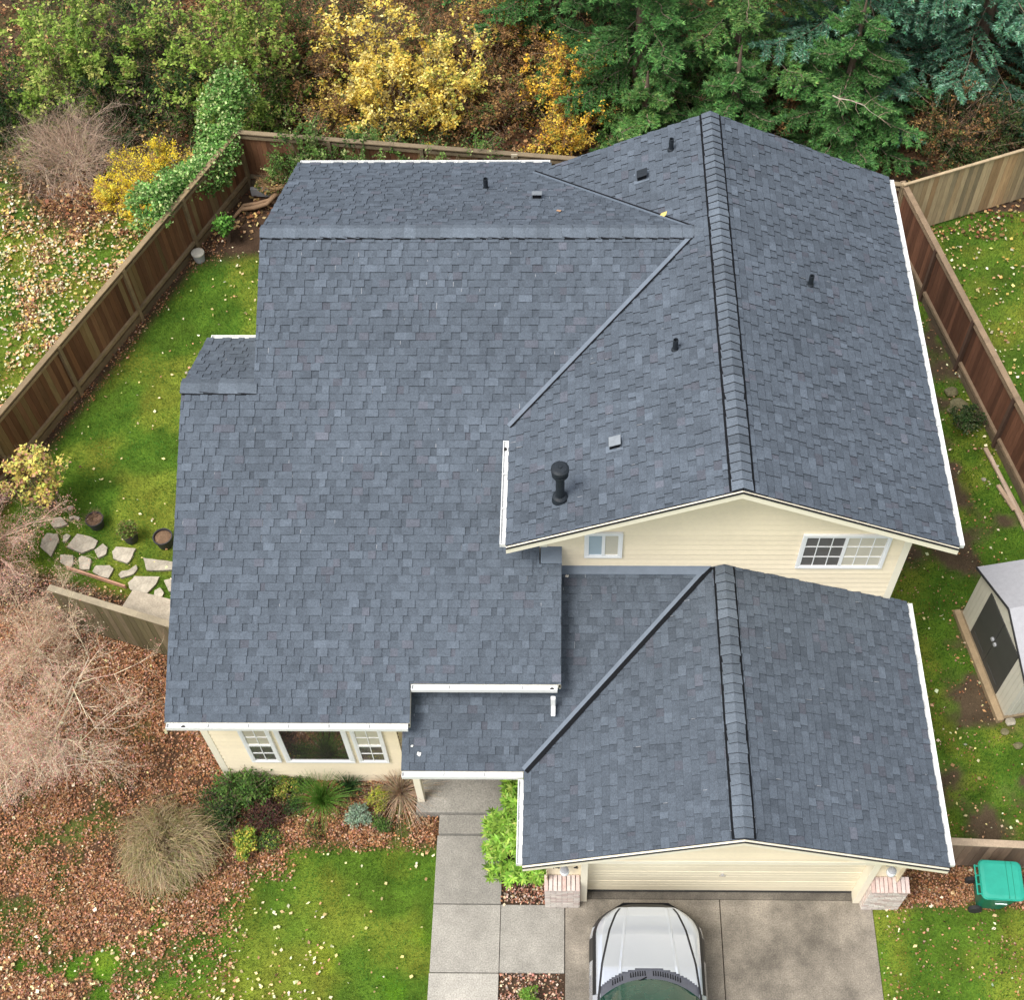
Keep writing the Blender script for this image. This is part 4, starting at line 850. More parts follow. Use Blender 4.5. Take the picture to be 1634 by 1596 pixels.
# bare twig bush
def twiggy(name,x,y,r,h,nb,col,label,cat,rad=.012,lv=3,zb=0,spread=.9,kids=5,jit=.35,leafs=None,trunk=0):
    root=rooted(name,x,y,label,cat);P0=[];P1=[];R0=[];R1=[];tips=[]
    def grow(q,d,L,rr,k):
        seg=3 if k else 2;pts=[q]
        for s in range(seg):
            d=d+RNG.normal(size=3)*jit*.35;d[2]+=.02;d=d/np.linalg.norm(d);nq=pts[-1]+d*L/seg
            if nq[2]<.05: nq[2]=.05
            P0.append(pts[-1]);P1.append(nq);R0.append(rr*(1-.4*s/seg));R1.append(rr*(1-.4*(s+1)/seg));pts.append(nq)
        if k>0:
            for j in range(kids):
                b0=pts[1+j%(len(pts)-1)];nd=d+RNG.normal(size=3)*.62;nd/=np.linalg.norm(nd);grow(b0+(0),nd,L*RNG.uniform(.45,.7),rr*.5,k-1)
        else: tips.append(pts[-1])
    for i in range(nb):
        a=RNG.uniform(0,6.283);e=RNG.uniform(.15,1.3);d=np.array([math.cos(a)*math.cos(e)*spread,math.sin(a)*math.cos(e)*spread,math.sin(e)*h/r]);Ln=np.linalg.norm(d);grow(np.array([0,0,zb]),d/Ln,r*.75*min(Ln,1.5)*RNG.uniform(.6,1),rad,lv)
    P0,P1,R0,R1=map(np.array,(P0,P1,R0,R1))
    npmesh('branches',tubes_V(P0,P1,R0,R1),4,MAT['twig'],np.repeat(vary(col,len(P0),.2,.06),3,axis=0),root)
    if trunk:
        m=MB();m.tube([(0,0,-.1),(.02,.02,zb*.5),(0,0,zb+.05)],[trunk*1.3,trunk,trunk*.8],9);m.build('trunk',MAT['bark'],root)
    if leafs:
        n,pal,Ls=leafs;T=np.array(tips)[RNG.integers(0,len(tips),n)]+RNG.normal(size=(n,3))*.05;l=RNG.uniform(*Ls,n);npmesh('foliage',leaves_V(T,l,l*.6,.3),4,MAT['leaf'],pick(pal,n),root)
    return root
x,y=px(110,215,.8);twiggy('bare_bush',x,y-.3,2.35,1.7,62,(.46,.34,.25),'leafless tan twig bush standing alone on the neighbouring lawn','bush',rad=.011,lv=3,kids=5)
x,y=px(118,1085,2.2)
x,y=px(70,1160,1.2);twiggy('twiggy_tree',x,y,2.8,2.1,13,(.62,.50,.36),'large bare tree with pale twigs and pinkish buds in front of the short mossy fence','tree',rad=.017,lv=4,zb=.7,kids=5,trunk=.07,leafs=(9000,[(3,(.46,.22,.19)),(2,(.55,.34,.28)),(1,(.62,.52,.36))],(.02,.045)))
x,y=px(-40,850,1.3);twiggy('twiggy_tree',x,y,2.1,2.0,18,(.56,.40,.31),'pink twigged tree holding a few yellow leaves at the left edge by the path','tree',rad=.015,lv=4,zb=.7,kids=5,trunk=.06,leafs=(14000,[(4,(.50,.24,.20)),(2,(.58,.38,.30)),(1,(.60,.50,.20))],(.02,.045)))
x,y=px(40,1010,1.0);twiggy('twiggy_tree',x,y,1.9,1.5,13,(.56,.44,.31),'olive twigged bare shrub between the pink tree and the short mossy fence','tree',rad=.013,lv=4,zb=.3,kids=5,trunk=.04,leafs=(7000,[(3,(.52,.30,.24)),(2,(.55,.46,.30))],(.02,.04)))
# yellow leaf clusters on that tree
root=shrub('yellow_sapling',*px(45,745,1.6),.75,1.9,[(4,(.66,.60,.16)),(3,(.58,.44,.12)),(2,(.45,.52,.12)),(2,(.50,.28,.18))],'yellow leafed sapling at the near end of the left fence','sapling',n=1500,L=(.06,.11),clumps=26,cr=.2,nst=10)
# dome shrub of fine arching twigs
cxs,cys=px(262,1345,.6)
root=rooted('weeping_shrub',cxs,cys,'dome of fine olive brown twigs in the leaf litter left of the front lawn','shrub')
n=3800;a=RNG.uniform(0,6.283,n);s=RNG.random(n)**.5;K=5;P0=[];P1=[];R0=[];R1=[]
b0=np.stack([.1*np.cos(a),.1*np.sin(a),np.full(n,.15)],1);q=b0
aw=a.copy();lf=RNG.uniform(.75,1.12,n)*(1+.10*np.sin(a*3+1)+.06*np.sin(a*7))
for k in range(K):
    t=(k+1)/K;aw=aw+RNG.normal(size=n)*.16;rr=1.04*s*t*lf;z=.15+.95*np.sin(np.minimum(t*2.0,2.3))*(1-.45*s)*lf+RNG.normal(size=n)*.05-.35*s*t*t
    nq=np.stack([rr*np.cos(aw)*1.0,rr*np.sin(aw)*.95,np.maximum(z,.06)],1)+RNG.normal(size=(n,3))*.04
    P0.append(q);P1.append(nq);R0.append(np.full(n,.0045*(1-.5*k/K)));R1.append(np.full(n,.0045*(1-.5*(k+1)/K)));q=nq
P0,P1,R0,R1=map(np.concatenate,(P0,P1,R0,R1))
npmesh('branches',tubes_V(P0,P1,R0,R1),4,MAT['twig'],np.repeat(pick([(4,(.34,.27,.14)),(3,(.44,.32,.20)),(2,(.24,.23,.08))],len(P0)),3,axis=0),root)
n=5000;i=RNG.integers(0,len(P1),n);l=RNG.uniform(.015,.03,n);npmesh('foliage',leaves_V(P1[i]+RNG.normal(size=(n,3))*.02,l,l*.6),4,MAT['leaf'],pick([(3,(.20,.20,.06)),(2,(.32,.20,.12))],n),root)
# front bed
def tuft(name,x,y,n,L,sp,col,label,wd=.006,arch=.6,cat='grass clump'):
    root=rooted(name,x,y,label,cat);V=[];C_=[]
    a=RNG.uniform(0,6.283,n);s=RNG.random(n);Ls=L*RNG.uniform(.6,1,n);q=np.stack([.05*np.cos(a),.05*np.sin(a),np.zeros(n)],1);P0=[];P1=[];R0=[];R1=[]
    for k in range(4):
        t=(k+1)/4;r_=Ls*sp*s*t*(.5+.7*t);z=Ls*(t*(1.3-.3*s)-arch*s*t*t);nq=np.stack([r_*np.cos(a),r_*np.sin(a),np.maximum(z,.02)],1)+RNG.normal(size=(n,3))*.008
        P0.append(q);P1.append(nq);R0.append(np.full(n,wd*(1-.2*k)));R1.append(np.full(n,wd*(1-.2*(k+1)*.95)));q=nq
    P0,P1,R0,R1=map(np.concatenate,(P0,P1,R0,R1));npmesh('foliage',tubes_V(P0,P1,R0,R1),4,MAT['leaf'],np.repeat(vary(col,len(P0),.22,.08),3,axis=0),root)
x,y=px(515,1275,.15);tuft('ornamental_grass',x,y-.05,520,.85,.85,(.15,.31,.05),'green arching grass clump under the front picture window')
x,y=px(555,1255,.2);tuft('ornamental_grass',x,y,200,.6,.8,(.06,.14,.05),'dark green grass tuft right of the arching clump against the wall')
x,y=px(650,1262,.1);tuft('dead_grass',x-.12,y-.05,420,.75,1.3,(.50,.38,.26),'dry straw coloured stalks beside the porch post',arch=.9)
x,y=px(572,1306,.1);shrub('lavender_plant',x,y,.26,.26,[(3,(.24,.34,.24)),(2,(.34,.44,.33)),(1,(.15,.22,.14))],'low silvery green plant at the edge of the front bed','plant',n=2600,L=(.02,.045),clumps=40,cr=.08,nst=2)
x,y=px(605,1278,.1);shrub('yellow_groundcover',x,y,.25,.25,[(3,(.38,.42,.05)),(2,(.20,.26,.04)),(1,(.5,.42,.1))],'small yellow green plant between the grass clump and dry stalks','plant',n=1500,L=(.02,.045),clumps=30,cr=.1,nst=2)
x,y=px(455,1262,.1);shrub('yellow_groundcover',x,y,.28,.22,[(3,(.30,.36,.06)),(2,(.14,.2,.04)),(1,(.5,.36,.1))],'small yellow green plant under the left front window','plant',n=1500,L=(.02,.045),clumps=30,cr=.1,nst=2)
x,y=px(395,1260,.25);wood_shrub('green_shrub',x,y,.42,.55,GRN,'green leafy shrub at the front left corner of the house','shrub',n=3800,L=(.035,.07),clumps=34,cr=.18,nst=4)
x,y=px(360,1300,.2);wood_shrub('green_shrub',x,y,.40,.35,DRK+[(3,(.08,.14,.03))],'darker low shrub between the twig dome and the house corner','shrub',n=2800,L=(.03,.06),clumps=30,cr=.18,nst=4)
x,y=px(393,1350,.1);shrub('yellow_perennial',x,y,.30,.3,[(3,(.40,.42,.06)),(3,(.14,.24,.04)),(1,(.6,.45,.1))],'yellowing leafy plant on the right edge of the twig dome','plant',n=1500,L=(.03,.065),clumps=26,cr=.12,nst=2,rx=.18)
x,y=px(425,1305,.05);shrub('dark_perennial',x,y,.35,.2,[(3,(.07,.03,.03)),(2,(.12,.06,.04)),(1,(.05,.09,.03))],'dark maroon ground plant in the front bed','plant',n=1800,L=(.03,.06),clumps=30,cr=.13,nst=2)
x,y=px(845,1590,.1);shrub('planter_weed',x,y,.18,.18,[(3,(.14,.28,.04)),(1,(.3,.36,.1))],'small green plant in the leafy planting gap by the driveway','plant',n=500,L=(.03,.06),clumps=14,cr=.08,nst=2)
for i_,(u,v,r_,pal,lab) in enumerate(((480,1255,.22,GRN,'small green weed clump right of the left window plants'),(430,1345,.25,GRN+[(2,(.4,.4,.08))],'low green weeds at the left end of the front lawn edge'),(500,1330,.22,BRN+[(2,(.08,.14,.03))],'withered brown green plant in the middle of the front bed'),(610,1320,.18,GRN,'tiny green tuft below the silvery plant'),(470,1290,.2,DRK,'dark green sprig between maroon plant and arching grass'))):
    x,y=px(u,v,.05);shrub('weed_clump',x,y,r_,.14,pal,lab,'weed',n=700,L=(.02,.05),clumps=26,cr=.1,nst=2)
# rhododendron: whorls of long leaves
root=rooted('rhododendron',-.12,-3.1,'glossy green rhododendron with whorled leaves between walkway and garage','shrub')
V=[];Cc=[];P0=[];P1=[]
for k in range(520):
    yy=RNG.uniform(-3.85,-1.95);xx=RNG.uniform(-.80,.30)
    if yy>-2.6: xx=RNG.uniform(-.45,.2)
    if yy<-3.25: xx=RNG.uniform(-.75,.55)
    zt=.35+1.0*max(0,1-abs((xx+.08)/.85)**2.5)*RNG.uniform(.55,1)
    if yy<-3.5: zt*=.7
    c0=np.array([xx+.12,yy+3.1,zt]);nl=9;a=RNG.uniform(0,6.28)+np.arange(nl)*6.283/nl;l=RNG.uniform(.10,.15,nl)
    dd=np.stack([np.cos(a),np.sin(a),RNG.uniform(-.25,.25,nl)],1)
    V.append(leaves_V(np.tile(c0,(nl,1)),l,l*.33,dirs=dd));t=RNG.uniform(.7,1.3);Cc.append(pick([(3,(.19,.36,.045)),(3,(.30,.50,.08)),(1.,(.10,.19,.03)),(.8,(.45,.58,.14))],nl,.12)*t)
    P0.append([c0[0]*.5,c0[1]*.75,0]);P1.append(c0)
npmesh('foliage',np.concatenate(V),4,MAT['leaf'],np.concatenate(Cc),root)
P0,P1=np.array(P0),np.array(P1);npmesh('stem',tubes_V(P0,P1,np.full(len(P0),.01),np.full(len(P0),.005)),4,MAT['twig'],np.repeat(vary((.12,.09,.05),len(P0)),3,axis=0),root)
# ------------------------------------------------------------------ conifers
def conifer(x,y,H,R,pal,label,zlow=.6,nb=34,seedlen=.9,droop=.25,az=None,dens=1.0,bark=(.20,.15,.11)):
    root=rooted('conifer_tree',x,y,label,'conifer','conifers behind the house')
    m=MB();m.tube([(0,0,-.2),(0,0,H*.5),(0,0,H)],[.2,.12,.02],9);m.build('trunk',MAT['bark'],root)
    A0=[];A1=[];AR=[];NP=[];ND=[];NT=[]
    for b in range(nb):
        f=(b+RNG.random()*.6)/nb;z=zlow+(H-zlow)*f**1.15;L=R*(1-f)**.75*RNG.uniform(.75,1.08)
        if L<.3: continue
        a=b*2.399+RNG.normal()*.25
        if az is not None: a=az[0]+(az[1]-az[0])*RNG.random()
        d=np.array([math.cos(a),math.sin(a),0.]);sd_=np.array([-d[1],d[0],0]);q=np.array([0,0,z]);S=9;tone=RNG.uniform(.75,1.25)
        for s in range(S):
            t=(s+1)/S;nq=np.array([0,0,z])+d*L*t+np.array([0,0,-droop*L*math.sin(t*2.2)*.9+.08*L*t*t])+sd_*RNG.normal()*.02*L
            A0.append(q);A1.append(nq);AR.append(.022*(1-t*.8));
            if t>.15:
                for sgn in (-1,1):
                    for _ in range(2):
                        l2=L*.42*(1-t*.75)*RNG.uniform(.7,1.1)+.12
                        d2=d*.75+sd_*sgn*RNG.uniform(.6,1.0)+np.array([0,0,RNG.uniform(-.35,.0)]);d2/=np.linalg.norm(d2);st=q+(nq-q)*RNG.random()
                        e=st+d2*l2+np.array([0,0,-.12*l2]);A0.append(st);A1.append(e);AR.append(.006)
                        kk=int(max(2,l2/.055)*dens)
                        for j in range(kk):
                            u=(j+.5)/kk;pp=st+(e-st)*u
                            for s2 in (-1,1):
                                side=np.cross(d2,[0,0,1.]);dd=d2*.75+side*s2*.75+RNG.normal(size=3)*.14
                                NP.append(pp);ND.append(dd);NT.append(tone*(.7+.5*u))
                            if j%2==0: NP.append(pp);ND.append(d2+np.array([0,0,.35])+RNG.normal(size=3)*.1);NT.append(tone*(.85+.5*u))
            q=nq
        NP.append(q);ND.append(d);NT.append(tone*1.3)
    NP=np.array(NP);ND=np.array(ND);ND/=np.linalg.norm(ND,axis=1)[:,None];n=len(NP);l=RNG.uniform(.10,.19,n)
    # each spray: a narrow tuft of three needle leaves
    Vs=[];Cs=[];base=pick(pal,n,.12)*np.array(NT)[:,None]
    for k in range(3):
        dd=ND+RNG.normal(size=(n,3))*.22;dd/=np.linalg.norm(dd,axis=1)[:,None];Vs.append(leaves_V(NP,l*RNG.uniform(.6,1,n),np.full(n,.034),dirs=dd));Cs.append(base*RNG.uniform(.8,1.2,(n,1)))
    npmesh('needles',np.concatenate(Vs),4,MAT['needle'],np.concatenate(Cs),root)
    A0,A1,AR=map(np.array,(A0,A1,AR));npmesh('branches',tubes_V(A0,A1,AR,AR*.7),4,MAT['twig'],np.repeat(vary(bark,len(A0),.2,.05),3,axis=0),root)
FIR=[(4,(.045,.125,.032)),(3,(.065,.165,.042)),(1,(.12,.24,.07))]
FIR2=[(4,(.07,.17,.04)),(3,(.11,.23,.06)),(1,(.18,.28,.08))]
BLU=[(4,(.065,.17,.095)),(3,(.11,.25,.155)),(1,(.22,.38,.27))]
conifer(2.6,18.2,8,3.3,FIR,'green fir left of the roof peak with tips near the golden shrub',nb=36)
conifer(5.3,18.8,9,3.5,FIR2,'yellowish green fir directly behind the roof peak',nb=36)
conifer(8.6,19.3,13,4.2,BLU,'blue spruce with long drooping sprays, left of the two',nb=50,droop=.38,zlow=1.0)
conifer(7.9,16.6,4.4,2.9,FIR,'low dark green fir reaching over the roof corner by the tan fence',nb=36,zlow=.5)
conifer(11.9,19.3,13,4.2,BLU,'blue spruce whose long bough points right, near the tan fence',nb=50,droop=.38,zlow=1.4)
conifer(14.6,19.8,12,4.0,FIR,'green fir at the right edge of the photo',nb=40,droop=.32,zlow=1.2)
conifer(.4,21.2,10,3.8,FIR,'fir with light green tips at the top edge above the golden shrub',nb=38,zlow=1.0)
conifer(5.0,16.4,3.2,2.0,FIR,'small dark fir touching the back fence behind the roof peak',nb=26,zlow=.3)
conifer(2.7,16.2,2.6,1.6,FIR2,'small light green fir behind the left slope of the upper roof',nb=24,zlow=.3)
# dead bough
m=MB();a=at(1330,150,2.6);b_=at(1400,185,2.4);c=a
L_=b_-a;P=[L_*t+np.array([0,0,.10*math.sin(t*3)])+RNG.normal(size=3)*.02 for t in np.linspace(0,1,7)]
m.tube(P,[.018,.016,.014,.011,.009,.006,.003],6,(.42,.36,.29))
for k in range(16):
    i_=RNG.integers(1,7);q=P[i_];dd=np.array([RNG.normal()*.12+.12,RNG.normal()*.22,RNG.normal()*.08]);m.tube([q,q+dd*.6+RNG.normal(size=3)*.02,q+dd*1.3],[.006,.004,.002],4,(.36,.28,.20))
o=m.build('dead_branch',MAT['twig']);o.location=tuple(a);meta(o,'bare grey branch sticking out of the low dark fir','branch')
# ground cover in the wood
n=90000;P=scatter(n,-17,16,15,25,lambda x,y:sm(.38,.6,N2(x,y,.9))*.9+.1);n=len(P);Q=np.zeros((n,3));Q[:,:2]=P;Q[:,2]=RNG.random(n)**1.5*.55;l=RNG.uniform(.05,.10,n)
o=npmesh('undergrowth',leaves_V(Q,l,l*.5,.3),4,MAT['leaf'],pick(DRK+[(3,(.08,.10,.03)),(3,(.15,.09,.045))],n),None);meta(o,'dark low undergrowth covering the woodland floor','undergrowth',kind='stuff')
# ------------------------------------------------------------------ yard things
# bucket by the left fence
c=at(316,405,.22);root=empty('bucket',(c[0],c[1],0),'grey lidded bucket standing beside the left fence','bucket')
m=MB();m.tube([(0,0,0),(0,0,.24)],[.125,.155],20);m.build('tub',MAT['greyplas'],root);m=MB();m.tube([(0,0,.24),(0,0,.27),(0,0,.275)],[.165,.165,.14],20);m.build('lid',mat('bucket_lid',(.42,.40,.34),rough=.7,noise=[(12,.2)]),root)
# raised bed beam and old trunk
a=at(400,303,.2);b_=at(470,306,.2);m=MB();m.bar((0,0,0),tuple(b_-a),.09,.26,(.30,.30,.31));o=m.build('timber_edging',MAT['wood2'],bevel=.01);o.location=tuple(a-np.array([0,0,.05]));meta(o,'grey timber edging in front of the pruned stems by the back corner','timber')
tw=rooted('cut_vines',-6.9,14.55,'heap of dry vine stems behind the grey timber edging','vines');V,c=twigs(190,.55,.4,.25,(.34,.22,.11),rad=.007);npmesh('stems',V,4,MAT['twig'],c,tw)
n=500;d=rdir(n)*np.array([.5,.25,.2]);d[:,2]+=.35;l=RNG.uniform(.05,.1,n);npmesh('foliage',leaves_V(d,l,l*.7),4,MAT['leaf'],pick([(2,(.5,.42,.15)),(2,(.10,.17,.04)),(2,(.3,.17,.08))],n),tw)
m=MB();pl=[at(*p,z) for p,z in (((372,348),.05),((385,335),.10),((405,330),.16),((425,325),.2),((440,312),.22),((460,300),.25))]
for off,r_ in ((0,.055),(.10,.045)):
    m.tube([p-pl[0]+np.array([off*.6,off*1.2,off*.3+.03*math.sin(i*2)]) for i,p in enumerate(pl)],[r_*.7,r_,r_*1.1,r_,r_,r_*.9],9,(.24,.15,.085))
o=m.build('fallen_limbs',MAT['twig'],smooth=True);o.location=tuple(pl[0]);meta(o,'two curved brown limbs lying on the soil by the back roof corner','branch')
# right side yard: rocks, boards
for i,(u,v,s,l) in enumerate(((1518,625,.16,'mossy rock, upper one in the right side yard'),(1530,645,.20,'biggest mossy rock in the right side yard'),(1519,655,.12,'mossy rock close to the white gutter'),(1534,600,.07,'bright white stone above the mossy rocks'),(1612,1152,.11,'pale stone at the lower corner of the shed'),(1603,1168,.09,'grey stone below the shed corner'),(1625,1190,.10,'lowest grey stone near the shed'),(1570,765,.06,'small square stone in the bare soil'))):
    c=at(u,v,s*.4);bm_=MB();rg=random.Random(i+5);n1,n2=9,6;R_=[[None]*n1 for _ in range(n2)]
    for a_ in range(n2):
        for b2 in range(n1):
            th=math.pi*a_/(n2-1);ph=2*math.pi*b2/n1;k=s*(1+rg.uniform(-.18,.18));R_[a_][b2]=(k*math.sin(th)*math.cos(ph),k*.8*math.sin(th)*math.sin(ph),k*.5*math.cos(th))
    for a_ in range(n2-1):
        for b2 in range(n1): bm_.face([R_[a_][b2],R_[a_+1][b2],R_[a_+1][(b2+1)%n1],R_[a_][(b2+1)%n1]] ,(.9,.9,.85) if i in(3,4,7) else (.42,.42,.26))
    o=bm_.build('rock',MAT['stone']);o.location=tuple(c);meta(o,l,'rock','stones in the right side yard')
for i,(u0,v0,u1,v1,w_) in enumerate(((1572,715,1636,835,.09),(1580,728,1638,850,.07),(1592,775,1618,815,.09))):
    a=at(u0,v0,.06);b_=at(u1,v1,.06);m=MB();m.bar((0,0,0),tuple(b_-a),w_,.05,[(.33,.24,.17),(.42,.32,.24),(.36,.26,.18)][i]);o=m.build('lumber_board',MAT['wood2'],bevel=.004);o.location=tuple(a+np.array([0,0,.01*i]));meta(o,['long board lying against the right fence','thinner long board beside the one along the right fence','short broad board next to the stacked long boards'][i],'board','loose boards by the right fence')
# leaves and droppings on the roof
def roofleaf(u,v,P,s,col,label):
    d=ray(u,v);t0,t1=5,60
    for _ in range(50):
        t=(t0+t1)/2;q=CAM+d*t
        if q[2]>P(q[0],q[1]): t0=t
        else: t1=t
    q=CAM+d*t0;m=MB();n_=9;rg=random.Random(int(u))
    pts=[]
    for k in range(n_):
        a=2*math.pi*k/n_;r_=s*(1+rg.uniform(-.25,.25))*(1 if k%2 else .8);x_,y_=r_*math.cos(a)*1.2,r_*math.sin(a);pts.append((x_,y_,P(q[0]+x_,q[1]+y_)-P(q[0],q[1])+rg.uniform(0,.012)))
    for k in range(n_): m.face([(0,0,.012),pts[k],pts[(k+1)%n_]],col)
    o=m.build('fallen_leaf',MAT['litter']);o.location=(q[0],q[1],P(q[0],q[1])+.03);meta(o,label,'leaf')
roofleaf(1058,344,PAl,.065,(.70,.55,.18),'yellow leaf caught on the valley strip near the ridge')
roofleaf(892,338,PBb,.045,(.50,.30,.18),'tan leaf lying on the back slope of the wing roof')
roofleaf(669,1205,PC,.035,(.8,.8,.74),'white fluff spot low on the porch roof')
roofleaf(658,1192,PC,.022,(.8,.8,.74),'small pale petal above the white spot on the porch roof')
roofleaf(905,921,PC,.028,(.75,.7,.62),'pale petal in the upper left corner of the porch roof')
# wheelie bin
bx,by=at(1588,1400,1.0)[:2];bx-=0.02
binr=empty('wheelie_bin',(8.38,-3.86,0),'green wheeled rubbish bin standing by the weathered fence','bin',rz=math.radians(-3))
def rrect(wx,wy,r,z,n=5):
    pts=[]
    for (sx,sy,a0) in ((1,1,0),(-1,1,90),(-1,-1,180),(1,-1,270)):
        for k in range(n+1):
            a=math.radians(a0+90*k/n);pts.append((sx*(wx-r)+r*math.cos(a),sy*(wy-r)+r*math.sin(a),z))
    return pts
def loft(mb,rings,cap=True,col=(1,1,1),mi=0):
    for r0,r1 in zip(rings,rings[1:]):
        n_=len(r0)
        for k in range(n_): mb.face([r0[k],r0[(k+1)%n_],r1[(k+1)%n_],r1[k]],col,mi)
    if cap: mb.face(rings[-1],col,mi);mb.face(rings[0][::-1],col,mi)
m=MB();loft(m,[rrect(.23,.22,.06,.06),rrect(.29,.28,.07,.55),rrect(.33,.31,.07,.90),rrect(.35,.33,.08,.91),rrect(.35,.33,.08,.96)]);m.build('bin_body',MAT['bin'],binr)
m=MB();loft(m,[rrect(.37,.35,.09,.962),rrect(.38,.36,.10,.985),rrect(.36,.34,.10,1.02),rrect(.30,.28,.09,1.035)])
ld=m.build('lid',MAT['lid'],binr,bevel=.004)
m=MB();m.box(.09,.098,-.335,.335,1.024,1.0375);m.box(.19,.197,-.33,.33,1.024,1.0375);m.build('lid_groove',MAT['bin'],ld)
m=MB();m.tube([(-.43,-.27,.95),(-.43,.27,.95)],.016,10)
for yy in (-.25,-.08,.08,.25): m.box(-.43,-.35,yy-.01,yy+.01,.93,.955)
m.build('handle',MAT['lid'],binr)
for s in (-1,1):
    m=MB();m.tube([(-.27,s*.23,.12),(-.27,s*.30,.12)],.12,20);m.build('wheel',MAT['rubber'],binr)
m=MB();m.box(-.05,.16,-.318,-.300,.62,.635);m.box(.02,.10,-.319,-.301,.636,.65);m.build('white_mark',mat('bin_mark',(.7,.85,.8),rough=.6,noise=[(9,.05)]),binr)
# shed
shx,shy=9.085,.90;ang=math.atan2(-.26-2.05,9.3-8.87)   # direction along the front face
shed=empty('garden_shed',(shx+.02,shy,0),'cream plastic garden shed with dark double doors at the right edge','shed',rz=ang+math.pi/2)
# local: front face is -x side, y along the face
hwS,dS,he,hr=1.19,2.2,1.78,2.32
m=MB()
def panel(m,y0,y1,x,za,zb):
    n_=max(1,int((y1-y0)/.1))
    for k in range(n_):
        a,b2=y0+(y1-y0)*k/n_,y0+(y1-y0)*(k+1)/n_;zt=lambda q:min(zb,he+(hr-he)*(1-abs(q)/hwS)-.03)
        m.hexa([(x,a+.004,za),(x,b2-.004,za),(x+.05,b2,za),(x+.05,a,za),(x,a+.004,zt(a)),(x,b2-.004,zt(b2)),(x+.05,b2,zt(b2)),(x+.05,a,zt(a))])
panel(m,-hwS,-.72,0,.1,9);panel(m,.72,hwS,0,.1,9);panel(m,-.72,.72,0,1.72,9)
m.box(.05,dS,-hwS,-hwS+.04,.1,he);m.box(.05,dS,hwS-.04,hwS,.1,he);m.box(dS-.04,dS,-hwS+.04,hwS-.04,.1,he)
for k in range(20): 
    xx=.08+k*.105;m.box(xx,xx+.085,-hwS-.012,-hwS-.001,.1,he);m.box(xx,xx+.085,hwS+.001,hwS+.012,.1,he)
m.build('wall',MAT['shedw'],shed)
for s in (-1,1):
    m=MB();a,b2=(s*.006,s*.715);y0,y1=min(a,b2),max(a,b2);m.box(-.012,.04,y0,y1,.12,1.70);m.box(-.022,-.013,y0+.1,y1-.1,.3,.33);dd=m.build('door',MAT['shedd'],shed,bevel=.006)
    m=MB();m.tube([(-.05,s*.06,1.0),(-.013,s*.06,1.0)],.045,14);m.build('handle',MAT['greyplas'],dd)
m=MB();m.tube([(-.03,0,2.0),(-.001,0,2.0)],.10,18);m.build('round_vent',MAT['shedw'],shed)
m=MB()
for s in (-1,1):
    y1=s*(hwS+.10);z1=he-(hr-he)*.10/hwS
    m.hexa([(-.10,0,hr),(dS+.1,0,hr),(dS+.1,y1,z1),(-.10,y1,z1),(-.10,0,hr+.04),(dS+.1,0,hr+.04),(dS+.1,y1,z1+.04),(-.10,y1,z1+.04)])
rf=m.build('roof',MAT['shedr'],shed)
m=MB()
for s in (-1,1): m.bar((-.105,0,hr+.01),(-.105,s*(hwS+.10),he-(hr-he)*.10/hwS+.01),.03,.05,(1,1,1))
m.build('roof_edge',MAT['dark'],rf)
m=MB();m.box(-.16,-.03,-hwS-.08,hwS+.08,-.03,.10,(.30,.22,.13));m.box(-.028,dS,-hwS-.05,hwS+.05,-.03,.095,(.20,.15,.09));m.build('timber_base',MAT['wood2'],shed,bevel=.006)
# ------------------------------------------------------------------ car
car=empty('parked_car',(2.10,-4.26,0),'silver car parked nose towards the garage door','car')
# local: nose at y=0, car extends to -y
HW=.955
def hw(s): # half width at distance s behind the nose
    s=max(s,0);return HW*(.40+.60*(1-(1-min(s/.62,1))**2.2)**(1/1.35)) if s<.62 else HW*(1.0+.01*min((s-.6),1)) if s<3.9 else HW*(1.01-.14*((s-3.9)/.8)**2)
def zt(s,t):
    z=np.interp(s,[0,.08,.25,.6,1.15,1.5,4.0,4.6],[.74,.83,.90,.97,1.03,1.05,1.04,.96]);return z+.045*(1-abs(t)**2.2)-(.14*max(0,(abs(t)-.80)/.2)**2)
def xs(s): return np.interp(s,[0,.2,.5,1.1,1.7],[.40,.54,.66,.80,.87])   # shut line
m=MB();S=np.concatenate([np.linspace(0,.3,16),np.linspace(.33,1.6,44)]);T=np.linspace(-1,1,97)
cowl_s=lambda t:1.18+.42*abs(t)**2.2
for a,b2 in zip(S,S[1:]):
    for t0,t1 in zip(T,T[1:]):
        tm,smid=(t0+t1)/2,(a+b2)/2
        if smid>cowl_s(tm) and abs(tm)<.90: continue
        q=[(t0*hw(a),-a,zt(a,t0)),(t0*hw(b2),-b2,zt(b2,t0)),(t1*hw(b2),-b2,zt(b2,t1)),(t1*hw(a),-a,zt(a,t1))]
        # two raised creases
        q=[(x_,y_,z_+.012*max(0,1-abs(abs(x_)-(.34+.12*(-y_)))/.03)*(1 if -y_>.08 else 0)) for x_,y_,z_ in q]
        xm_=abs(tm)*hw(smid);mi=0
        if abs(tm)>.93 or smid<.09: mi=1
        m.face(q,mi=mi)
hood=m.build('hood',[MAT['silver'],MAT['carblk']],car,smooth=True)
for sg in (-1,1):
    m=MB();SS_=np.linspace(.10,1.72,36)
    for a,b2 in zip(SS_,SS_[1:]):
        q=[]
        for s_,o_ in ((a,-.017),(a,.017),(b2,.017),(b2,-.017)):
            xx=xs(s_)+o_;q.append((sg*xx,-s_,zt(s_,xx/hw(s_))+.006))
        m.face(q if sg<0 else q[::-1])
    m.build('hood_stripe',MAT['carblk'],hood)
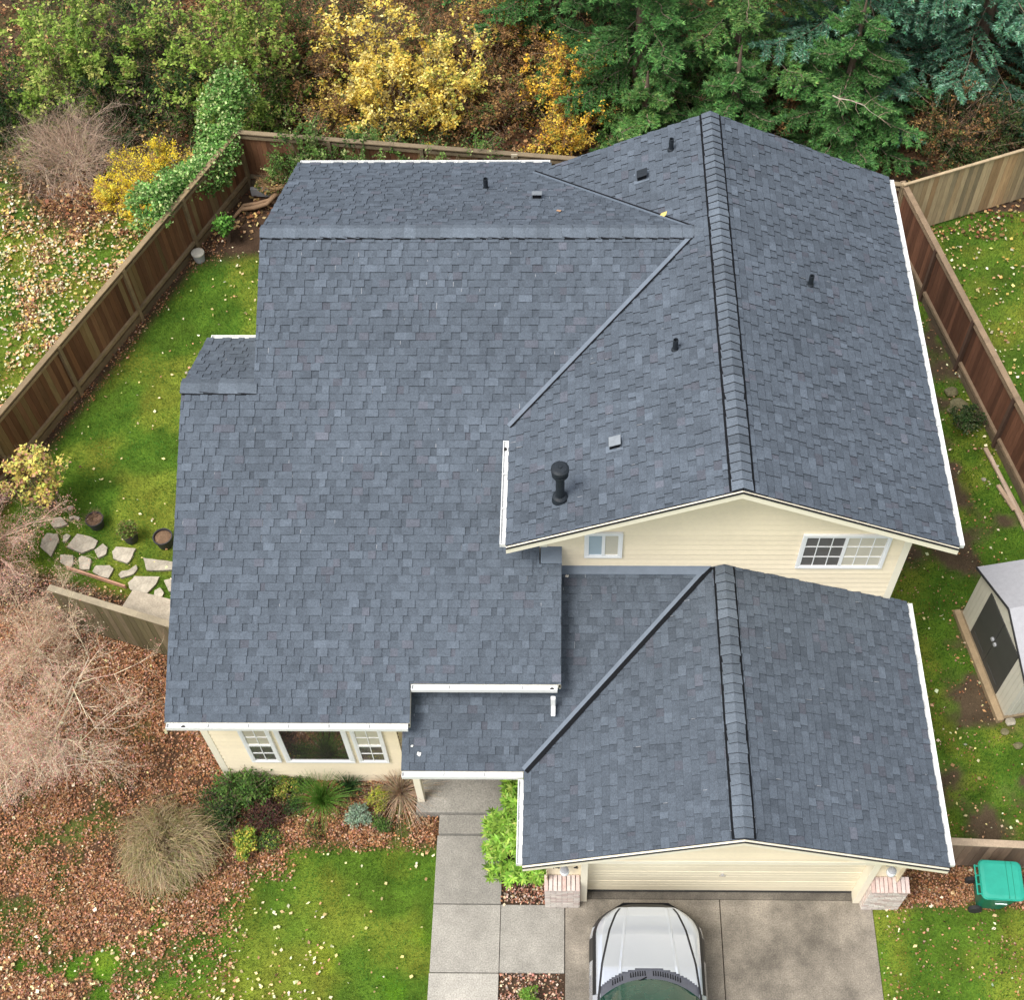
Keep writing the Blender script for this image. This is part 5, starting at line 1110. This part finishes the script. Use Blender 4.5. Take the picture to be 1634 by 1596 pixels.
# body sides
m=MB();SS=[0,.05,.12,.25,.4,.6,1.0,1.6,2.4,3.2,3.9,4.2,4.5,4.62]
prof=[(.92,.20),(1.03,.30),(1.06,.55),(1.05,.70),(1.0,None)]
def ringp(s,k):
    f,z=prof[k];zz=z if z is not None else zt(s,1);pad=.03 if s>.03 else .0
    return (hw(s)*f,-(s-.0)+(.05 if s==0 else 0)*(1 if k in(1,2,3) else 0),zz)
for sg in (-1,1):
    for a,b2 in zip(SS,SS[1:]):
        for k in range(len(prof)-1):
            A,B,C2,D=ringp(a,k),ringp(b2,k),ringp(b2,k+1),ringp(a,k+1);q=[(sg*p[0],p[1],p[2]) for p in (A,B,C2,D)]
            cladding=k==0 or a<.4 or (.45<a<1.0 and k<4)
            m.face(q if sg>0 else q[::-1],mi=1 if cladding else 0)
# nose and tail
for a,rev in ((0,0),(4.62,1)):
    for k in range(len(prof)-1):
        A,D=ringp(a,k),ringp(a,k+1);q=[(-A[0],A[1],A[2]),(A[0],A[1],A[2]),(D[0],D[1],D[2]),(-D[0],D[1],D[2])];m.face(q,mi=1)
# rear deck behind hood to belt line
for a,b2 in zip([1.6,2.4,3.2,3.9,4.2],[2.4,3.2,3.9,4.2,4.62]):
    for sg in (-1,1): m.face([(sg*hw(a),-a,zt(a,1)),(sg*hw(b2),-b2,zt(b2,1)),(sg*hw(b2)*.86,-b2,zt(b2,.86)),(sg*hw(a)*.86,-a,zt(a,.86))],mi=0)
m.face([(-.8,-.1,.2),(.8,-.1,.2),(.85,-4.5,.2),(-.85,-4.5,.2)],mi=1)
m.build('body',[MAT['silver'],MAT['carblk']],car,smooth=False)
# cowl
m=MB();TT=np.linspace(-.90,.90,61)
def cw(t,o): s=cowl_s(t)+o;return (t*hw(1.6),-s,zt(s,t)-.03+(.03 if o>.1 else 0)*1)
for t0,t1 in zip(TT,TT[1:]):
    m.face([cw(t0,-.02),cw(t0,.20),cw(t1,.20),cw(t1,-.02)],mi=0)
for c0 in (-.52,-.2,.2,.5):
    for k in range(7 if abs(c0)<.3 else 5):
        t=c0+(k-3)*.042;p=cw(t,.04);q=cw(t,.13);m.hexa([(p[0]-.008,p[1],p[2]-.005),(p[0]+.008,p[1],p[2]-.005),(q[0]+.008,q[1],q[2]-.02),(q[0]-.008,q[1],q[2]-.02),(p[0]-.008,p[1],p[2]+.008),(p[0]+.008,p[1],p[2]+.008),(q[0]+.008,q[1],q[2]+.008),(q[0]-.008,q[1],q[2]+.008)],mi=1)
m.build('cowl',[MAT['cowl'],MAT['black']],car)
# windscreen, roof, cabin
m=MB()
def ws(t,f):
    s=cowl_s(t)+.19;e=2.15+.10*abs(t)**2;z0=zt(min(s,1.6),t)-.0;y_=s+(e-s)*f;return (t*(hw(1.6)*(1-.22*f)),-y_,z0+(1.60-z0)*(f**.92)-.03*abs(t)**3*f)
for f0,f1 in zip(np.linspace(0,1,9),np.linspace(0,1,9)[1:]):
    for t0,t1 in zip(TT,TT[1:]): m.face([ws(t0,f0),ws(t0,f1),ws(t1,f1),ws(t1,f0)])
m.build('windscreen',MAT['windscreen'],car,smooth=True)
m=MB();rows=[(2.14,.715,1.60),(2.5,.72,1.64),(3.3,.70,1.63),(3.9,.66,1.58)]
for (a,wa,za),(b2,wb,zb_) in zip(rows,rows[1:]):
    for t0,t1 in zip(np.linspace(-1,1,13),np.linspace(-1,1,13)[1:]): m.face([(t0*wa,-a,za-.04*t0**4),(t0*wb,-b2,zb_-.04*t0**4),(t1*wb,-b2,zb_-.04*t1**4),(t1*wa,-a,za-.04*t1**4)])
m.build('roof',MAT['silver'],car,smooth=True)
for sg in (-1,1):
    m=MB();m.face([(sg*.84,-1.75,1.06),(sg*.88,-4.1,1.03),(sg*.66,-3.9,1.54),(sg*.715,-2.2,1.56)][::sg]);m.build('side_window',MAT['glass'],car)
m=MB();m.face([(-.80,-4.45,1.02),(.80,-4.45,1.02),(.66,-3.9,1.54),(-.66,-3.9,1.54)]);m.build('rear_window',MAT['glass'],car)
for a0,a1 in (((-.05,1.22),(-.78,1.70)),((.02,1.26),(.70,1.66))):
    m=MB();m.bar((a0[0],-a0[1]-.12,1.09),(a1[0],-a1[1]-.02,1.12),.02,.02);m.build('wiper',MAT['black'],car)
for sg in (-1,1):
    m=MB();m.face([(sg*.50,-.10,.845),(sg*.80,-.33,.87),(sg*.86,-.33,.72),(sg*.52,-.06,.70)][::sg]);m.build('headlight',MAT['glasslamp'],car)
    m=MB();m.hexa([(sg*.93,-2.0,1.02),(sg*1.10,-2.03,1.02),(sg*1.10,-2.13,1.02),(sg*.93,-2.13,1.02),(sg*.93,-2.0,1.16),(sg*1.10,-2.03,1.16),(sg*1.10,-2.13,1.16),(sg*.93,-2.13,1.16)]);m.build('side_mirror',MAT['silver'],car,bevel=.02)
    for yy in (-.85,-3.7):
        m=MB();m.tube([(sg*.74,yy,.34),(sg*.955,yy,.34)],.34,28);wo=m.build('wheel',MAT['rubber'],car);m=MB();m.tube([(sg*.95,yy,.34),(sg*.965,yy,.34)],.22,20);m.build('rim',MAT['chrome'],wo)
